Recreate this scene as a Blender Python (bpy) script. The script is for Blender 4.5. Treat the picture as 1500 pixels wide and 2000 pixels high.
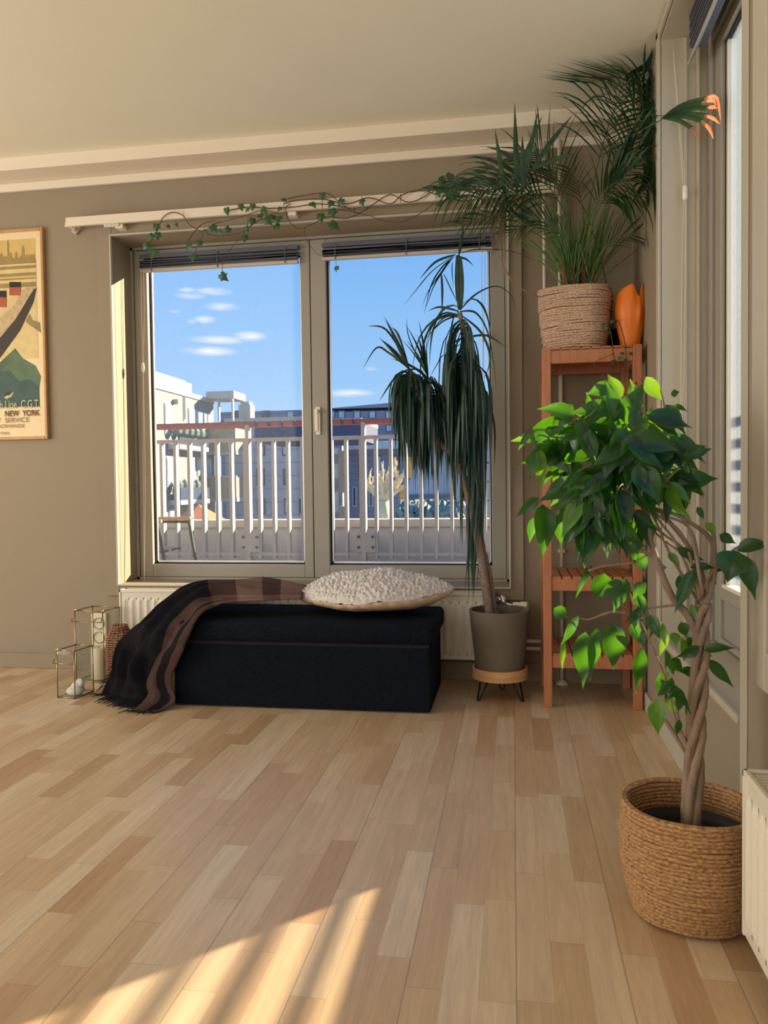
import bpy, bmesh, math, random
from mathutils import Vector, Matrix, noise
PI = math.pi
SC = bpy.context.scene
COL = SC.collection
for o in list(bpy.data.objects):
    bpy.data.objects.remove(o)

# ------------------------------------------------------------------ camera
FPX = 1530.0; CAMH = 0.90
YAW, PIT, ROL = math.radians(9.36), math.radians(-1.866), math.radians(-0.711)
_cy, _sy, _cp, _sp = math.cos(YAW), math.sin(YAW), math.cos(PIT), math.sin(PIT)
FW = Vector((-_sy*_cp, _cy*_cp, _sp)); _r = Vector((_cy, _sy, 0)); _u = _r.cross(FW)
_c, _s = math.cos(ROL), math.sin(ROL)
RT = _c*_r + _s*_u; UP = -_s*_r + _c*_u
CAM = Vector((0, 0, CAMH))
cd = bpy.data.cameras.new('camera'); cam = bpy.data.objects.new('camera', cd); COL.objects.link(cam)
cam.matrix_world = Matrix(((RT.x, UP.x, -FW.x, CAM.x), (RT.y, UP.y, -FW.y, CAM.y), (RT.z, UP.z, -FW.z, CAM.z), (0, 0, 0, 1)))
cd.sensor_fit = 'AUTO'; cd.sensor_width = 36.0; cd.lens = 36.0*FPX/2000.0
cd.clip_start = 0.02; cd.clip_end = 500
cd.dof.use_dof = True; cd.dof.focus_distance = 3.4; cd.dof.aperture_fstop = 8.0
SC.camera = cam

def ray(x, y): return FW + RT*((x-750)/FPX) - UP*((y-1000)/FPX)
def at(x, y, Y):                 # the point at depth Y seen at a photograph position
    d = ray(x, y); return CAM + d*(Y/d.y)
def atx(x, y, X):
    d = ray(x, y); return CAM + d*(X/d.x)
def atz(x, y, z):
    d = ray(x, y); return CAM + d*((z-CAMH)/d.z)

# ------------------------------------------------------------------ world, sun, room light, exposure
EXPOSURE = 0.0
SKY_STRENGTH = 1.0
SUN_STRENGTH = 17.0
SC.view_settings.view_transform = 'Standard'; SC.view_settings.look = 'None'
SC.view_settings.exposure = EXPOSURE; SC.view_settings.gamma = 1.0
SC.view_settings.use_curve_mapping = False

def lin(c):
    return tuple((v/12.92 if v <= 0.04045 else ((v+0.055)/1.055)**2.4) for v in c)
def srgb(r, g, b): return lin((r/255, g/255, b/255))

w = bpy.data.worlds.new('sky'); SC.world = w; w.use_nodes = True
nt = w.node_tree; nt.nodes.clear()
def wn(t): return nt.nodes.new(t)
def wmath(op, a, b=None, c=None, clamp=False):
    n = wn('ShaderNodeMath'); n.operation = op; n.use_clamp = clamp
    for i, v in enumerate((a, b, c)):
        if v is None: continue
        if isinstance(v, (int, float)): n.inputs[i].default_value = v
        else: nt.links.new(v, n.inputs[i])
    return n.outputs[0]
tc = wn('ShaderNodeTexCoord'); sep = wn('ShaderNodeSeparateXYZ'); nt.links.new(tc.outputs['Generated'], sep.inputs[0])
az = wmath('ARCTAN2', sep.outputs[0], sep.outputs[1])
el = wmath('ARCSINE', sep.outputs[2])
ramp = wn('ShaderNodeValToRGB'); nt.links.new(wmath('DIVIDE', el, 1.2, clamp=True), ramp.inputs[0])
er = ramp.color_ramp; er.elements[0].position = 0.0; er.elements[0].color = (*srgb(200, 225, 245), 1)
er.elements[1].position = 1.0; er.elements[1].color = (*srgb(75, 140, 225), 1)
e = er.elements.new(0.11); e.color = (*srgb(158, 204, 250), 1)
e = er.elements.new(0.26); e.color = (*srgb(122, 181, 246), 1)
nz = wn('ShaderNodeTexNoise'); mp = wn('ShaderNodeMapping'); mp.inputs['Scale'].default_value = (14, 14, 60)
nt.links.new(tc.outputs['Generated'], mp.inputs[0]); nt.links.new(mp.outputs[0], nz.inputs[0])
nz.inputs['Scale'].default_value = 1.6; nz.inputs['Detail'].default_value = 6; nz.inputs['Roughness'].default_value = .6
total = None
for (cx, cy, hw, hh, s) in [(418, 569, 38, 8, .9), (372, 577, 34, 8, .55), (433, 599, 36, 9, .7), (365, 566, 22, 6, .6), (400, 624, 24, 8, .8), (375, 628, 12, 5, .4),
                            (428, 664, 62, 9, .9), (488, 657, 36, 11, 1.), (408, 686, 58, 10, 1.), (684, 768, 52, 9, 1.), (725, 720, 14, 5, .4), (342, 608, 14, 4, .3)]:
    d = ray(cx, cy).normalized(); a0 = math.atan2(d.x, d.y); e0 = math.asin(d.z)
    dx = wmath('DIVIDE', wmath('SUBTRACT', az, a0), hw/FPX); dy = wmath('DIVIDE', wmath('SUBTRACT', el, e0), hh/FPX)
    r2 = wmath('ADD', wmath('MULTIPLY', dx, dx), wmath('MULTIPLY', dy, dy))
    m = wmath('MULTIPLY', wmath('SUBTRACT', 1.0, wmath('POWER', r2, .6), clamp=True), s)
    total = m if total is None else wmath('MAXIMUM', total, m)
cl = wmath('MULTIPLY', total, wmath('MULTIPLY_ADD', nz.outputs['Fac'], 5.0, -1.55, clamp=True), clamp=True)
mx = wn('ShaderNodeMixRGB'); nt.links.new(cl, mx.inputs[0]); nt.links.new(ramp.outputs[0], mx.inputs[1]); mx.inputs[2].default_value = (.93, .95, 1, 1)
bg = wn('ShaderNodeBackground'); bg.inputs['Strength'].default_value = SKY_STRENGTH; nt.links.new(mx.outputs[0], bg.inputs[0])
wo = wn('ShaderNodeOutputWorld'); nt.links.new(bg.outputs[0], wo.inputs[0])

SUN_DIR = Vector((-1, -1.03, -0.555)).normalized()       # the way the light travels
sd = bpy.data.lights.new('sun', 'SUN'); sun = bpy.data.objects.new('sun', sd); COL.objects.link(sun)
sd.energy = SUN_STRENGTH; sd.color = (1.0, .83, .58); sd.angle = math.radians(0.6)
sun.rotation_euler = SUN_DIR.to_track_quat('-Z', 'Y').to_euler(); sun.location = (8, 8, 6)
def area(name, loc, aim, sx, sy, energy, color):
    d = bpy.data.lights.new(name, 'AREA'); o = bpy.data.objects.new(name, d); COL.objects.link(o)
    d.shape = 'RECTANGLE'; d.size = sx; d.size_y = sy; d.energy = energy; d.color = color
    o.location = loc; o.rotation_euler = (Vector(aim)-Vector(loc)).to_track_quat('-Z', 'Y').to_euler()
    return o
area('rear_fill', (-2.0, -3.3, 1.4), (-1.8, 3.0, 1.2), 3.6, 1.9, 62, (1.0, .97, .93))  # added fill lamp behind the camera; the rear wall has no opening
area('left_fill', (-4.3, 1.2, 1.2), (1, 2.2, 1.5), 2.8, 1.6, 84, (1.0, .96, .88))  # added fill lamp brightening the room from the left; no opening there

# ------------------------------------------------------------------ materials
def material(name, color, rough=.6, metal=0.0, vary=.06, scale=8.0, bump=0.0, bscale=60.0, spec=.4, stretch=(1, 1, 1), color2=None):
    m = bpy.data.materials.new(name); m.use_nodes = True; t = m.node_tree; b = t.nodes['Principled BSDF']
    b.inputs['Roughness'].default_value = rough; b.inputs['Metallic'].default_value = metal
    b.inputs['Specular IOR Level'].default_value = spec
    tcn = t.nodes.new('ShaderNodeTexCoord'); mpn = t.nodes.new('ShaderNodeMapping'); mpn.inputs['Scale'].default_value = stretch
    t.links.new(tcn.outputs['Object'], mpn.inputs[0])
    n = t.nodes.new('ShaderNodeTexNoise'); n.inputs['Scale'].default_value = scale; n.inputs['Detail'].default_value = 5
    t.links.new(mpn.outputs[0], n.inputs[0])
    r = t.nodes.new('ShaderNodeValToRGB'); t.links.new(n.outputs['Fac'], r.inputs[0])
    c = color; c2 = color2 or tuple(v*(1+vary) for v in c); c1 = tuple(v*(1-vary) for v in c) if color2 is None else c
    r.color_ramp.elements[0].position = .3; r.color_ramp.elements[0].color = (*c1, 1)
    r.color_ramp.elements[1].position = .7; r.color_ramp.elements[1].color = (*c2, 1)
    t.links.new(r.outputs[0], b.inputs['Base Color'])
    if bump > 0:
        n2 = t.nodes.new('ShaderNodeTexNoise'); n2.inputs['Scale'].default_value = bscale; n2.inputs['Detail'].default_value = 4
        t.links.new(mpn.outputs[0], n2.inputs[0])
        bp = t.nodes.new('ShaderNodeBump'); bp.inputs['Strength'].default_value = bump; bp.inputs['Distance'].default_value = .01
        t.links.new(n2.outputs['Fac'], bp.inputs['Height']); t.links.new(bp.outputs[0], b.inputs['Normal'])
    return m

def leaf_material(name, c1, c2, trans, tcolor, rough=.35, scale=30):
    m = bpy.data.materials.new(name); m.use_nodes = True; t = m.node_tree; b = t.nodes['Principled BSDF']
    b.inputs['Roughness'].default_value = rough
    tcn = t.nodes.new('ShaderNodeTexCoord'); n = t.nodes.new('ShaderNodeTexNoise'); n.inputs['Scale'].default_value = scale
    t.links.new(tcn.outputs['Object'], n.inputs[0])
    r = t.nodes.new('ShaderNodeValToRGB'); t.links.new(n.outputs['Fac'], r.inputs[0])
    r.color_ramp.elements[0].position = .35; r.color_ramp.elements[0].color = (*c1, 1)
    r.color_ramp.elements[1].position = .65; r.color_ramp.elements[1].color = (*c2, 1)
    t.links.new(r.outputs[0], b.inputs['Base Color'])
    tr = t.nodes.new('ShaderNodeBsdfTranslucent'); tr.inputs[0].default_value = (*tcolor, 1)
    mxs = t.nodes.new('ShaderNodeMixShader'); mxs.inputs[0].default_value = trans
    t.links.new(b.outputs[0], mxs.inputs[1]); t.links.new(tr.outputs[0], mxs.inputs[2])
    t.links.new(mxs.outputs[0], t.nodes['Material Output'].inputs[0])
    return m

def glass_material(name, tint=(1, 1, 1), gloss=.06, dust=0.0, dustcolor=(.8, .88, .95), dscale=90):
    m = bpy.data.materials.new(name); m.use_nodes = True; t = m.node_tree; t.nodes.clear()
    out = t.nodes.new('ShaderNodeOutputMaterial'); tr = t.nodes.new('ShaderNodeBsdfTransparent'); tr.inputs[0].default_value = (*tint, 1)
    gl = t.nodes.new('ShaderNodeBsdfGlossy'); gl.inputs['Roughness'].default_value = .02
    fr = t.nodes.new('ShaderNodeLayerWeight'); fr.inputs[0].default_value = gloss
    mxs = t.nodes.new('ShaderNodeMixShader'); t.links.new(fr.outputs['Fresnel'], mxs.inputs[0])
    t.links.new(tr.outputs[0], mxs.inputs[1]); t.links.new(gl.outputs[0], mxs.inputs[2])
    last = mxs
    tcn = t.nodes.new('ShaderNodeTexCoord'); n = t.nodes.new('ShaderNodeTexNoise'); n.inputs['Scale'].default_value = dscale; n.inputs['Detail'].default_value = 6
    t.links.new(tcn.outputs['Object'], n.inputs[0])
    mm = t.nodes.new('ShaderNodeMath'); mm.operation = 'MULTIPLY'; t.links.new(n.outputs['Fac'], mm.inputs[0]); mm.inputs[1].default_value = dust*2
    tl = t.nodes.new('ShaderNodeBsdfTranslucent'); tl.inputs[0].default_value = (*dustcolor, 1)
    m2 = t.nodes.new('ShaderNodeMixShader'); t.links.new(mm.outputs[0], m2.inputs[0])
    t.links.new(last.outputs[0], m2.inputs[1]); t.links.new(tl.outputs[0], m2.inputs[2])
    t.links.new(m2.outputs[0], out.inputs[0])
    return m

M = {}
M['wall'] = material('wall_paint', srgb(148, 134, 113), .75, vary=.02, scale=3, bump=.05, bscale=120)
M['ceiling'] = material('ceiling_paint', srgb(232, 226, 206), .85, vary=.015, scale=2, bump=.04, bscale=90)
M['bulkhead'] = material('bulkhead_paint', srgb(228, 216, 196), .8, vary=.015, scale=2)
M['trim'] = material('trim_paint', srgb(186, 178, 160), .45, vary=.02, scale=4)
M['frame'] = material('window_frame_paint', srgb(158, 153, 142), .42, vary=.02, scale=5)
M['gasket'] = material('black_gasket', (.012, .012, .012), .6)
M['spacer'] = material('aluminium_spacer', (.75, .78, .8), .3, metal=.6)
M['glass'] = glass_material('window_glass', gloss=.04, dust=.012)
M['dusty'] = glass_material('dusty_glass', gloss=.05, dust=.07, dustcolor=(.75, .88, 1.0), dscale=140)
M['lantern_glass'] = glass_material('lantern_glass', tint=(.97, .97, .95), gloss=.12, dust=.02)
M['white_paint'] = material('white_lacquer', srgb(226, 214, 196), .4, vary=.015)
M['radiator'] = material('radiator_enamel', srgb(226, 218, 200), .35, vary=.01)
M['white_plastic'] = material('white_plastic', srgb(235, 228, 210), .35, vary=.01)
M['grey_plastic'] = material('grey_plastic', srgb(175, 170, 158), .4, vary=.02)
M['chrome'] = material('chrome', (.75, .75, .75), .15, metal=1, vary=.02)
M['brass'] = material('brass', (.42, .30, .14), .32, metal=1, vary=.1, scale=40)
M['black_metal'] = material('black_metal', (.012, .012, .013), .45)
M['blind'] = material('blind_slat', srgb(96, 98, 114), .5, vary=.08, scale=12, stretch=(1, 1, 20))
M['blind_rail'] = material('blind_rail', srgb(196, 186, 170), .45)
M['cord'] = material('blind_cord', srgb(215, 205, 180), .7)
M['redwood'] = material('oiled_wood', srgb(178, 116, 80), .5, vary=.16, scale=14, stretch=(6, 6, .6), bump=.06, bscale=50)
M['pine'] = material('light_wood', srgb(206, 158, 108), .5, vary=.15, scale=10, stretch=(1, 1, 8), bump=.05)
M['frame_wood'] = material('picture_frame_wood', srgb(186, 142, 92), .4, vary=.12, scale=20)
M['pot'] = material('taupe_pot', srgb(108, 97, 84), .7, vary=.05, scale=6, bump=.05)
M['soil'] = material('soil', (.02, .014, .009), .95, vary=.5, scale=90, bump=.8, bscale=120)
M['darkpot'] = material('dark_nursery_pot', (.015, .018, .024), .5)
M['orange'] = material('orange_ceramic', srgb(238, 128, 40), .4, vary=.03)
M['wax'] = material('candle_wax', srgb(238, 226, 202), .5, vary=.02)
M['ceramic'] = material('white_ceramic', srgb(232, 232, 226), .35, vary=.02)
M['ottoman'] = material('navy_weave', (.003, .004, .008), .9, vary=.4, scale=160, bump=.35, bscale=420, spec=.12, color2=(.009, .013, .025))
M['boucle'] = material('boucle_wool', srgb(212, 204, 200), .95, vary=.05, scale=120, bump=.6, bscale=320, color2=srgb(246, 240, 236))
M['pillow_back'] = material('pillow_velvet', srgb(214, 188, 158), .8, vary=.08, scale=18, bump=.2, bscale=60)
M['bark'] = material('ficus_bark', srgb(142, 120, 100), .8, vary=.25, scale=40, stretch=(1, 1, .3), bump=.4, bscale=120)
M['bark2'] = material('dracaena_bark', srgb(138, 118, 104), .85, vary=.3, scale=60, stretch=(1, 1, 3), bump=.5, bscale=150)
M['twig'] = material('green_brown_twig', srgb(120, 100, 62), .7, vary=.2, scale=30)
M['vine'] = material('vine_stem', srgb(98, 66, 50), .8, vary=.2, scale=30)
M['sheath'] = material('palm_sheath', srgb(118, 62, 48), .8, vary=.3, scale=40)
M['dry'] = material('dry_leaf', srgb(134, 112, 92), .9, vary=.2, scale=30)
M['ficus'] = leaf_material('ficus_leaf', srgb(16, 52, 28), srgb(34, 82, 38), .26, srgb(104, 176, 20), .36)
M['ficus_new'] = leaf_material('young_ficus_leaf', srgb(66, 112, 36), srgb(92, 140, 44), .26, srgb(150, 200, 36), .38)
M['dracaena'] = leaf_material('dracaena_leaf', srgb(16, 44, 40), srgb(32, 66, 52), .12, srgb(70, 120, 60), .35)
M['palm'] = leaf_material('palm_leaflet', srgb(26, 54, 40), srgb(48, 82, 54), .18, srgb(110, 160, 60), .45)
M['palm_tip'] = leaf_material('withered_palm_tip', srgb(196, 104, 84), srgb(206, 160, 70), .4, srgb(226, 130, 96), .7)
M['grassy'] = leaf_material('palm_shoot', srgb(62, 98, 48), srgb(100, 130, 66), .2, srgb(140, 180, 70), .5)
M['ivy'] = leaf_material('ivy_leaf', srgb(28, 62, 46), srgb(62, 104, 66), .2, srgb(110, 170, 80), .4, 60)

def node_mat(name, rough=.6):
    m = bpy.data.materials.new(name); m.use_nodes = True
    return m, m.node_tree, m.node_tree.nodes['Principled BSDF']
def mth(t, op, a, b=None, c=None, clamp=False):
    n = t.nodes.new('ShaderNodeMath'); n.operation = op; n.use_clamp = clamp
    for i, v in enumerate((a, b, c)):
        if v is None: continue
        if isinstance(v, (int, float)): n.inputs[i].default_value = v
        else: t.links.new(v, n.inputs[i])
    return n.outputs[0]
def comb(t, x, y, z=0.0):
    n = t.nodes.new('ShaderNodeCombineXYZ')
    for i, v in enumerate((x, y, z)):
        if isinstance(v, (int, float)): n.inputs[i].default_value = v
        else: t.links.new(v, n.inputs[i])
    return n.outputs[0]
def white(t, vec):
    n = t.nodes.new('ShaderNodeTexWhiteNoise'); n.noise_dimensions = '3D'; t.links.new(vec, n.inputs[0]); return n

def parquet_material():
    m, t, b = node_mat('oak_parquet')
    g = t.nodes.new('ShaderNodeTexCoord'); s = t.nodes.new('ShaderNodeSeparateXYZ'); t.links.new(g.outputs['Object'], s.inputs[0])
    W = .066
    xr = mth(t, 'DIVIDE', s.outputs[0], W); row = mth(t, 'FLOOR', xr)
    rn = white(t, comb(t, row, 3.3, 1.1))
    ln = mth(t, 'MULTIPLY_ADD', rn.outputs['Value'], .16, .34)
    rn2 = white(t, comb(t, row, 9.7, 4.1))
    yr = mth(t, 'ADD', mth(t, 'DIVIDE', s.outputs[1], ln), mth(t, 'MULTIPLY', rn2.outputs['Value'], 7.0)); cell = mth(t, 'FLOOR', yr)
    wv = white(t, comb(t, row, cell, .5)).outputs['Value']
    r = t.nodes.new('ShaderNodeValToRGB'); t.links.new(wv, r.inputs[0])
    r.color_ramp.elements[0].color = (*srgb(181, 148, 112), 1); r.color_ramp.elements[1].color = (*srgb(211, 190, 160), 1)
    e = r.color_ramp.elements.new(.16); e.color = (*srgb(193, 164, 129), 1)
    e = r.color_ramp.elements.new(.6); e.color = (*srgb(201, 175, 141), 1)
    # grain
    gx = mth(t, 'MULTIPLY_ADD', wv, 37.0, mth(t, 'MULTIPLY', s.outputs[0], 60.0))
    n = t.nodes.new('ShaderNodeTexNoise'); n.inputs['Scale'].default_value = 1.0; n.inputs['Detail'].default_value = 8; n.inputs['Distortion'].default_value = .8
    t.links.new(comb(t, gx, mth(t, 'MULTIPLY', s.outputs[1], 4.0), cell), n.inputs[0])
    gr = mth(t, 'MULTIPLY_ADD', n.outputs['Fac'], .5, .75)
    n3 = t.nodes.new('ShaderNodeTexNoise'); n3.inputs['Scale'].default_value = 1.0; n3.inputs['Detail'].default_value = 3
    t.links.new(comb(t, mth(t, 'MULTIPLY', gx, 6.0), mth(t, 'MULTIPLY', s.outputs[1], 14.0), cell), n3.inputs[0])
    gr = mth(t, 'MULTIPLY', gr, mth(t, 'MULTIPLY_ADD', n3.outputs['Fac'], .3, .85))
    # seams
    fx = mth(t, 'ABSOLUTE', mth(t, 'SUBTRACT', mth(t, 'FRACT', xr), .5)); fy = mth(t, 'ABSOLUTE', mth(t, 'SUBTRACT', mth(t, 'FRACT', yr), .5))
    sx = mth(t, 'GREATER_THAN', fx, .488); sy_ = mth(t, 'GREATER_THAN', fy, .4975)
    # every third seam is the edge of a board, and reads darker
    r3 = mth(t, 'FRACT', mth(t, 'DIVIDE', mth(t, 'ADD', row, mth(t, 'GREATER_THAN', mth(t, 'FRACT', xr), .5)), 3.0))
    board = mth(t, 'LESS_THAN', r3, .2)
    sx2 = mth(t, 'MULTIPLY', sx, mth(t, 'MULTIPLY_ADD', board, .42, .14))
    seam = mth(t, 'SUBTRACT', 1.0, mth(t, 'MAXIMUM', sx2, mth(t, 'MULTIPLY', sy_, .22)))
    f = mth(t, 'MULTIPLY', gr, seam)
    mix = t.nodes.new('ShaderNodeMixRGB'); mix.blend_type = 'MULTIPLY'; mix.inputs[0].default_value = 1.0
    t.links.new(r.outputs[0], mix.inputs[1]); t.links.new(comb(t, f, f, f), mix.inputs[2]); t.links.new(mix.outputs[0], b.inputs['Base Color'])
    n4 = t.nodes.new('ShaderNodeTexNoise'); n4.inputs['Scale'].default_value = 3.0; n4.inputs['Detail'].default_value = 4; t.links.new(g.outputs['Object'], n4.inputs[0])
    t.links.new(mth(t, 'MULTIPLY_ADD', n4.outputs['Fac'], .16, .28), b.inputs['Roughness'])
    b.inputs['Specular IOR Level'].default_value = .42
    bp = t.nodes.new('ShaderNodeBump'); bp.inputs['Strength'].default_value = .12; bp.inputs['Distance'].default_value = .002
    t.links.new(f, bp.inputs['Height']); t.links.new(bp.outputs[0], b.inputs['Normal'])
    return m
M['parquet'] = parquet_material()

def rope_material(name, c1, c2):
    m, t, b = node_mat(name)
    g = t.nodes.new('ShaderNodeTexCoord'); s = t.nodes.new('ShaderNodeSeparateXYZ'); t.links.new(g.outputs['Object'], s.inputs[0])
    a = mth(t, 'ARCTAN2', s.outputs[1], s.outputs[0])
    n = t.nodes.new('ShaderNodeTexNoise'); n.inputs['Scale'].default_value = 1.0; n.inputs['Detail'].default_value = 5
    t.links.new(comb(t, mth(t, 'MULTIPLY', a, 16.0), mth(t, 'MULTIPLY', s.outputs[2], 260.0), 0.0), n.inputs[0])
    r = t.nodes.new('ShaderNodeValToRGB'); t.links.new(n.outputs['Fac'], r.inputs[0])
    r.color_ramp.elements[0].position = .32; r.color_ramp.elements[0].color = (*c1, 1)
    r.color_ramp.elements[1].position = .66; r.color_ramp.elements[1].color = (*c2, 1)
    t.links.new(r.outputs[0], b.inputs['Base Color']); b.inputs['Roughness'].default_value = .85
    bp = t.nodes.new('ShaderNodeBump'); bp.inputs['Strength'].default_value = .5; bp.inputs['Distance'].default_value = .004
    t.links.new(n.outputs['Fac'], bp.inputs['Height']); t.links.new(bp.outputs[0], b.inputs['Normal'])
    return m
M['rope'] = rope_material('seagrass_rope', srgb(124, 82, 46), srgb(200, 158, 108))
M['rope_pale'] = rope_material('pale_seagrass_rope', srgb(146, 112, 90), srgb(222, 190, 162))

def plaid_material():
    m, t, b = node_mat('plaid_wool')
    uv = t.nodes.new('ShaderNodeUVMap'); s = t.nodes.new('ShaderNodeSeparateXYZ'); t.links.new(uv.outputs[0], s.inputs[0])
    def ramp(v, stops):
        r = t.nodes.new('ShaderNodeValToRGB'); r.color_ramp.interpolation = 'CONSTANT'; t.links.new(v, r.inputs[0])
        r.color_ramp.elements[0].color = (*stops[0][1], 1); r.color_ramp.elements[0].position = stops[0][0]
        r.color_ramp.elements[1].color = (*stops[1][1], 1); r.color_ramp.elements[1].position = stops[1][0]
        for p, c in stops[2:]:
            e = r.color_ramp.elements.new(p); e.color = (*c, 1)
        return r.outputs[0]
    dk = srgb(34, 30, 34); br = srgb(98, 74, 66); bk = srgb(18, 18, 24); tan = srgb(150, 122, 110)
    cu = ramp(s.outputs[0], [(0, tan), (.07, br), (.12, tan), (.20, br), (.29, dk), (.40, bk), (.52, dk), (.66, bk), (.80, dk), (.92, bk)])  # tan at the pillow end paints in sunlight on the blanket's top
    cv = ramp(s.outputs[1], [(0, br), (.05, dk), (.10, br), (.22, bk), (.52, dk), (.60, bk), (.80, dk), (.88, bk)])
    mix = t.nodes.new('ShaderNodeMixRGB'); mix.inputs[0].default_value = .52
    t.links.new(cu, mix.inputs[1]); t.links.new(cv, mix.inputs[2])
    t.links.new(mix.outputs[0], b.inputs['Base Color']); b.inputs['Roughness'].default_value = .95
    b.inputs['Specular IOR Level'].default_value = .1
    n = t.nodes.new('ShaderNodeTexNoise'); n.inputs['Scale'].default_value = 350; g = t.nodes.new('ShaderNodeTexCoord'); t.links.new(g.outputs['Object'], n.inputs[0])
    bp = t.nodes.new('ShaderNodeBump'); bp.inputs['Strength'].default_value = .3; bp.inputs['Distance'].default_value = .004
    t.links.new(n.outputs['Fac'], bp.inputs['Height']); t.links.new(bp.outputs[0], b.inputs['Normal'])
    return m
M['plaid'] = plaid_material()
M['fringe'] = material('dark_wool_fringe', (.012, .010, .014), .95)

def cladding_material(name, c1, c2, pitch, vertical=False):
    m, t, b = node_mat(name)
    g = t.nodes.new('ShaderNodeTexCoord'); s = t.nodes.new('ShaderNodeSeparateXYZ'); t.links.new(g.outputs['Object'], s.inputs[0])
    v = mth(t, 'ADD', s.outputs[0], s.outputs[1]) if vertical else s.outputs[2]
    f = mth(t, 'FRACT', mth(t, 'DIVIDE', v, pitch)); k = mth(t, 'GREATER_THAN', f, .86)
    n = t.nodes.new('ShaderNodeTexNoise'); n.inputs['Scale'].default_value = 1.5; t.links.new(g.outputs['Object'], n.inputs[0])
    k2 = mth(t, 'MULTIPLY_ADD', n.outputs['Fac'], .25, mth(t, 'MULTIPLY', k, .7), clamp=True)
    mix = t.nodes.new('ShaderNodeMixRGB'); t.links.new(k2, mix.inputs[0]); mix.inputs[1].default_value = (*c1, 1); mix.inputs[2].default_value = (*c2, 1)
    t.links.new(mix.outputs[0], b.inputs['Base Color']); b.inputs['Roughness'].default_value = .8
    return m
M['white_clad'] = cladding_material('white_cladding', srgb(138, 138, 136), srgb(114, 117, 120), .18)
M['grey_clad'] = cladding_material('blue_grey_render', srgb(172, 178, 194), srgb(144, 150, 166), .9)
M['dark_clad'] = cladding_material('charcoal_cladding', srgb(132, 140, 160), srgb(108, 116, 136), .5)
M['slat_clad'] = cladding_material('timber_balcony', srgb(170, 156, 138), srgb(124, 110, 94), .16, True)
M['ext_white'] = material('exterior_white', srgb(176, 174, 170), .6)
M['ext_grey'] = material('exterior_concrete', srgb(186, 188, 196), .8, vary=.08, scale=3)
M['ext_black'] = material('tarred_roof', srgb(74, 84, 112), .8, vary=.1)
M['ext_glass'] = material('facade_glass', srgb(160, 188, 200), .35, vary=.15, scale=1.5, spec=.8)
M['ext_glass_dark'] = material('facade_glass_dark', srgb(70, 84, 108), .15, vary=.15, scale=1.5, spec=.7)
M['ext_ochre'] = material('ochre_curtain', srgb(232, 178, 92), .7)
M['rail_paint'] = material('railing_paint', srgb(182, 176, 166), .55, vary=.05, scale=10)
M['handrail'] = material('red_brown_handrail', srgb(160, 92, 84), .55, vary=.12, scale=12)
M['ground'] = material('street_ground', srgb(130, 130, 128), .9, vary=.1)
M['bare_bark'] = material('bare_bark', srgb(214, 196, 160), .9, vary=.15, scale=20)
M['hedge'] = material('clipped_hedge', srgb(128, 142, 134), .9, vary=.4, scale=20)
M['terracotta'] = material('orange_canvas', srgb(236, 140, 92), .7)

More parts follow.
